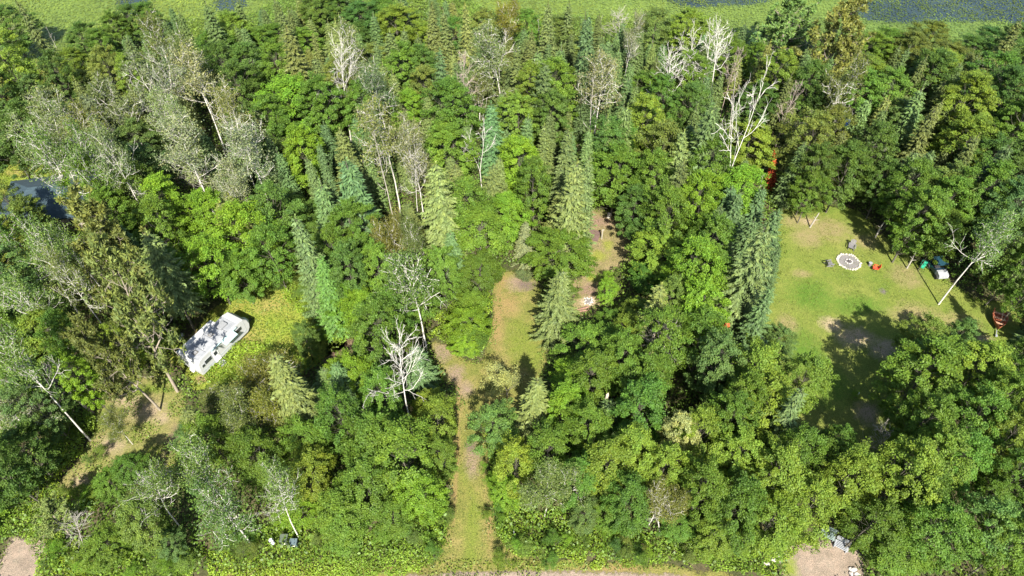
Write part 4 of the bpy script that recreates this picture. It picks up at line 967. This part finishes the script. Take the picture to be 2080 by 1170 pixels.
for i in range(n - 1):
    for j in range(k): Fs.append((i * k + j, i * k + (j + 1) % k, (i + 1) * k + (j + 1) % k, (i + 1) * k + j))
Fs.append(tuple(range(k)))
rust, nt, b = newmat('rusty_red_paint')
c = ramp(nt, noise(nt, 3.5, 6, .75), [(.35, (.08, .02, .012)), (.5, (.26, .06, .025)), (.65, (.4, .16, .06)), (.78, (.5, .4, .3))]); nt.links.new(c, b.inputs['Base Color']); b.inputs['Roughness'].default_value = .7
MB().poly(Vs, Fs).done('hull', rust, bt)
for x in (-.9, -.1, .65): MB().box((x, 0, .42), (.22, 1.25 if x < .5 else .95, .035)).done('thwart', pmat('worn_plank', (.35, .2, .12), .8, var=.4), bt)
MB().box((0, .0, -.06), (2.2, .08, .08)).box((1.75, 0, -.06), (.9, .08, .08)).box((2.2, 0, -.02), (.3, .22, .14), bev=.03).done('trolley_bar', pmat('galvanised', (.4, .42, .43), .4, .5), bt)

# --- utility boxes
def ubox(loc, sx, sy, sz, col, label, rot=0.):
    o = tag(empty('utility_box', loc, rot), label, 'utility box', 'utility boxes in the weeds')
    MB().box((0, 0, sz * .5), (sx, sy, sz), bev=.03).done('cabinet', col, o)
    MB().box((0, .02, sz + .03), (sx + .06, sy + .06, .07), bev=.02).done('lid', col, o)
    MB().box((0, -sy / 2 - .012, sz * .55), (sx * .35, .02, sz * .25)).done('warning_plate', pmat('plate_pale', (.7, .68, .5), .5), o)
    return o
gg = pmat('utility_green_grey', (.08, .10, .07), .5); gb = pmat('utility_blue_grey', (.09, .125, .135), .5)
ubox((-19.85, 22.5, 0), .62, .62, 1.0, gg, 'larger olive-green utility box, middle of the three')
ubox((-18.98, 22.25, 0), .58, .46, .85, gb, 'smaller blue-grey utility box, right of the three')
o = tag(empty('pedestal_cap', (-20.95, 22.4, 0)), 'white dome-topped cable post left of the utility boxes', 'cable post', 'utility boxes in the weeds')
MB().cyl((0, 0, .42), .17, .16, .84, 16).done('post', pmat('pedestal_white', (.78, .78, .82), .4), o); MB().ball((0, 0, .84), (.19, .19, .16), 3).done('cap', PC['pedestal_white'], o, True)
o = tag(empty('meter_post', (-6.3, 29.2, 0)), 'grey electric meter post in the bushes at the left edge of the grassy drive', 'meter post')
MB().box((0, 0, .75), (.14, .14, 1.5)).done('post', pmat('meter_grey', (.4, .42, .42), .5), o); MB().box((0, -.08, 1.45), (.42, .22, .62), bev=.03).done('meter_box', pmat('meter_box_grey', (.5, .52, .52), .5), o)
o = tag(empty('power_post', (-36.5, 44.7, 0), .5), 'grey power hookup post left of the white camper', 'power post')
MB().box((0, 0, .6), (.12, .12, 1.2)).done('post', PC['meter_grey'], o); MB().box((0, -.08, 1.25), (.4, .26, .75), bev=.03).done('power_box', PC['meter_box_grey'], o); MB().box((.35, .1, .2), (.8, .3, .3), .6, .04).done('cable_box', pmat('cable_box_pale', (.6, .6, .56), .6), o)
def stake(x, y, h, label, r=.03, mat=None):
    o = tag(MB().cyl((0, 0, h / 2), r, r * .9, h, 10).done('marker_post', mat or pmat('post_white', (.8, .8, .78), .5), None), label, 'marker post'); p = unproj(x, y); o.location = (p.x, p.y, 0); return o
stake(1044, 1087, 1.1, 'thin white marker stake in the weeds right of the drive mouth', .035)
stake(977, 712, .8, 'short white post on the left edge of the drive head', .08)
stake(1741, 803, .5, 'small white post beside the bright sapling on the lawn', .09)
# wooden post and the brown mat of the little clearing
p = unproj(1222, 485); o = tag(empty('wooden_post', (p.x, p.y, 0)), 'tall pale wooden post standing in the dirt clearing', 'post')
MB().cyl((0, 0, .8), .1, .08, 1.6, 9).done('pole', pmat('pale_post_wood', (.3, .27, .21), .8, var=.3), o); MB().box((.02, -.02, 1.5), (.34, .1, .12), .3).done('cross_piece', PC['pale_post_wood'], o)
p = unproj(1206, 478); o = tag(MB().box((0, 0, .03), (1.5, 1.9, .03), bev=.01).done('ground_mat', pmat('brown_canvas', (.12, .075, .065), .9, var=.25, scale=2)), 'dark brown square mat lying in the dirt clearing', 'mat'); o.location = (p.x, p.y, 0); o.rotation_euler.z = -.35
p = unproj(1236, 441); o = tag(empty('stump', (p.x, p.y, 0)), 'pale cut stump at the back of the dirt clearing', 'stump'); MB().cyl((0, 0, .3), .24, .2, .6, 12).done('trunk', pmat('pale_cut_wood', (.42, .4, .34), .8), o)
# rough fire pit below the clearing
p = unproj(1196, 612); o = tag(empty('stone_heap', (p.x, p.y, 0)), 'low heap of pale stones and ash at the near end of the dirt clearing', 'stone heap')
for i in range(13):
    a = i * 2 * pi / 13; rr_ = .3 + .35 * ((i * 37) % 11) / 11; MB().ball((cos(a) * rr_, sin(a) * rr_, .08), (.08 + .08 * ((i * 5) % 7) / 7, .09, .09), 2, RZ(a), .1, 80 + i).done('stone', pmat('whitish_stone', (.42, .38, .35), .9, var=.25), o, True)
MB().cyl((0, 0, .03), .5, .48, .05, 24).done('ash_bed', am, o)
p = unproj(1183, 628); o = tag(MB().cyl((0, 0, .12), .11, .09, 1.5, 9, RZ(.35) @ RY(pi / 2)).cyl((.1, -.3, .1), .09, .07, 1.3, 9, RZ(.2) @ RY(pi / 2)).done('fallen_logs', pmat('red_brown_log', (.22, .12, .09), .85, var=.4)), 'reddish logs lying beside the stone heap', 'logs'); o.location = (p.x, p.y, 0)
# blue tub among the trees and rocks by the gravel patch
p = unproj(1722, 247, 9.4); o = tag(MB().ball((0, 0, 0), (.3, .3, .42), 3).cyl((0, 0, -.55), .05, .12, .25, 10).done('balloon', pmat('blue_foil', (.02, .12, .6), .25, spec=.7)), 'blue foil balloon caught in a treetop at upper right', 'balloon'); o.location = p
def rockpile(pts, name, label, col):
    o = tag(empty(name, (*unproj(pts[0][0], pts[0][1])[:2], 0)), label, 'rocks', None)
    for i, (x, y, s) in enumerate(pts):
        w = unproj(x, y) - Vector(o.location); MB().ball((w.x, w.y, s * .35), (s, s * .75, s * .6), 2, RZ(i * 1.3), .09, 200 + i).done('rock', col, o, False)
rk = pmat('pale_pink_rock', (.42, .37, .33), .85, var=.3, scale=4)
rockpile([(1571, 1124, .3), (1580, 1132, .28), (1570, 1137, .33), (1586, 1140, .2), (1563, 1127, .2), (1588, 1130, .14), (1595, 1122, .2), (1557, 1146, .26), (1576, 1119, .2), (1587, 1141, .14)], 'rock_pile', 'pile of pale rocks left of the gravel patch', rk)
rockpile([(1733, 1158, .3), (1728, 1166, .24), (1740, 1168, .3), (1726, 1155, .18)], 'rock_pile', 'cluster of grey-white rocks at the right edge of the gravel patch', rk)
wb = pmat('white_slat', (.3, .315, .335), .4)
def bench(x, y, rz, label, mat):
    p = unproj(x, y); o = tag(empty('slatted_bench', (p.x, p.y, 0), rz), label, 'bench', 'slatted benches by the gravel patch')
    m = MB()
    for i in range(5): m.box((0, -.3 + i * .14, .45), (1.2, .07, .03))
    m.done('seat', mat, o); m = MB()
    for i in range(4): m.box((0, .36 + i * .03, .56 + i * .13), (1.2, .03, .07))
    m.done('backrest', mat, o)
    for sx in (-.5, .5): MB().box((sx, 0, .22), (.05, .6, .44)).done('leg', trim, o)
bench(1706, 1112, -.55, 'white slatted bench at the head of the gravel patch', wb)
bench(1679, 1090, -.5, 'pale green slatted bench half hidden in leaves above the gravel patch', pmat('pale_green_slat', (.2, .26, .24), .5))
# broken trunks
def snag(bx, by, tx, ty, r, mat, label):
    b_ = unproj(bx, by); h = .6
    for _ in range(300):
        p = unproj(tx, ty, h)
        if p.y > b_.y: h += .1
        else: break
    o = tag(empty('broken_trunk', (b_.x, b_.y, 0)), label, 'dead trunk', 'broken trunks standing in the wood')
    segs = []; q = np.random.default_rng(int(bx)); d = np.array([(p.x - b_.x), 0, h]); d /= np.linalg.norm(d)
    pts, _ = polyline(q, np.zeros(3), d, h / d[2], 7, r, r * .72, .03, 0, segs)
    pc = np.array(pts[-1]); segs.append((pc, pc + np.array([.05, 0, .35]), r * .72, .03)); ql = np.array(pts[4]); segs.append((ql, ql + np.array([.45, -.2, .3]), .05, .015)); ql = np.array(pts[5]); segs.append((ql, ql + np.array([-.35, .1, .25]), .04, .01))
    link('trunk', wood_mesh('snag_trunk', segs, mat), None, o)
snag(1218, 872, 1231, 800, .2, M_barkt, 'pale orange-tan broken trunk right of the narrow yellow fir')
snag(1213, 812, 1213, 778, .16, M_barkt, 'short tan broken trunk poking out of bright green leaves')
snag(1158, 245, 1161, 175, .17, M_barkt, 'straight tan branchless trunk behind the drive head, upper middle')
snag(1310, 752, 1325, 665, .17, M_barkt, 'leaning tan trunk left of the grey dead tree, right of the drive')
snag(920, 370, 917, 335, .15, M_barkw, 'short curved white stub at the middle of the wood')
snag(802, 662, 797, 625, .16, M_barkw, 'short white trunk under the pale aspen left of the drive')
snag(70, 246, 42, 190, .16, M_barkt, 'pale bare trunk under a yellow-green crown near the left edge')
snag(190, 840, 130, 790, .15, M_barkp, 'grey trunk leaning left above the bright weeds')
for i, (x, y, tx, ty) in enumerate(((1645, 462, 1662, 436), (1778, 482, 1792, 455), (1812, 505, 1820, 482), (1842, 545, 1858, 518), (1620, 428, 1638, 395))):
    snag(x, y, tx, ty, .10, M_barkg, ['pale trunk at the far edge of the lawn by a bare patch', 'first grey trunk at the right edge of the lawn behind the fire ring', 'thick-footed grey trunk at the right edge of the lawn', 'slim leaning trunk nearest the dark buggy', 'slim pale trunk in shade at the far left corner of the lawn'][i])

def reg_sedge(X, Y, r):
    return (Y > shoreF(X) - 3) & (Y < shoreY(X) + 3)
scatter_cover('shore_sedge', 'bright green and brownish sedge along the lake shore', 1200000, reg_sedge, .24,
              lambda x, y: .35 + .3 * (1 + field_noise(x, y, 1.9, 91)) + .2 * (1 + field_noise(x, y, 5.3, 92)), (.13, .20, .03), 90, cat='sedge')

def near_edge(polys, w):
    ws = [wpoly(p) for p in polys]
    def f(X, Y, r):
        m = np.zeros(len(X), bool)
        for p in ws:
            xs_ = [q[0] for q in p]; ys_ = [q[1] for q in p]
            bb_ = (X > min(xs_) - 2) & (X < max(xs_) + 2) & (Y > min(ys_) - 2) & (Y < max(ys_) + 2)
            idx = np.nonzero(bb_)[0]; d = sdist(X[idx], Y[idx], p) - .1 + .8 * field_noise(X[idx], Y[idx], 1.4, 101) + .4 * field_noise(X[idx], Y[idx], 4.4, 102)
            m[idx] |= (np.abs(d) < w) & (r.random(len(idx)) < .8)
        return m
    return f
scatter_cover('edge_weeds', 'ragged low weeds along the edges of the drive and clearings', 1500000, near_edge([DRIVE, CLEAR2, LAWN, TRACK, DIRTL, DIRTR], .42), .15,
              lambda x, y: .12 + .16 * (1 + field_noise(x, y, 3.3, 103)), (.12, .18, .028), 100)
def reg_turf(X, Y, r):
    px, py = vproj(X, Y, np.zeros(len(X))); m = inpoly(px, py, LAWN) | inpoly(px, py, DRIVE) | inpoly(px, py, CLEAR2)
    return m & (field_noise(X, Y, .9, 110) + .5 * field_noise(X, Y, 3.7, 111) + .5 * r.normal(size=len(X)) > .1)
scatter_cover('short_turf', 'short mown grass tufts on the lawn and grassy drive', 1300000, reg_turf, .10,
              lambda x, y: .03 + .02 * (1 + field_noise(x, y, 3.3, 113)), (.125, .15, .033), 112, cat='grass')
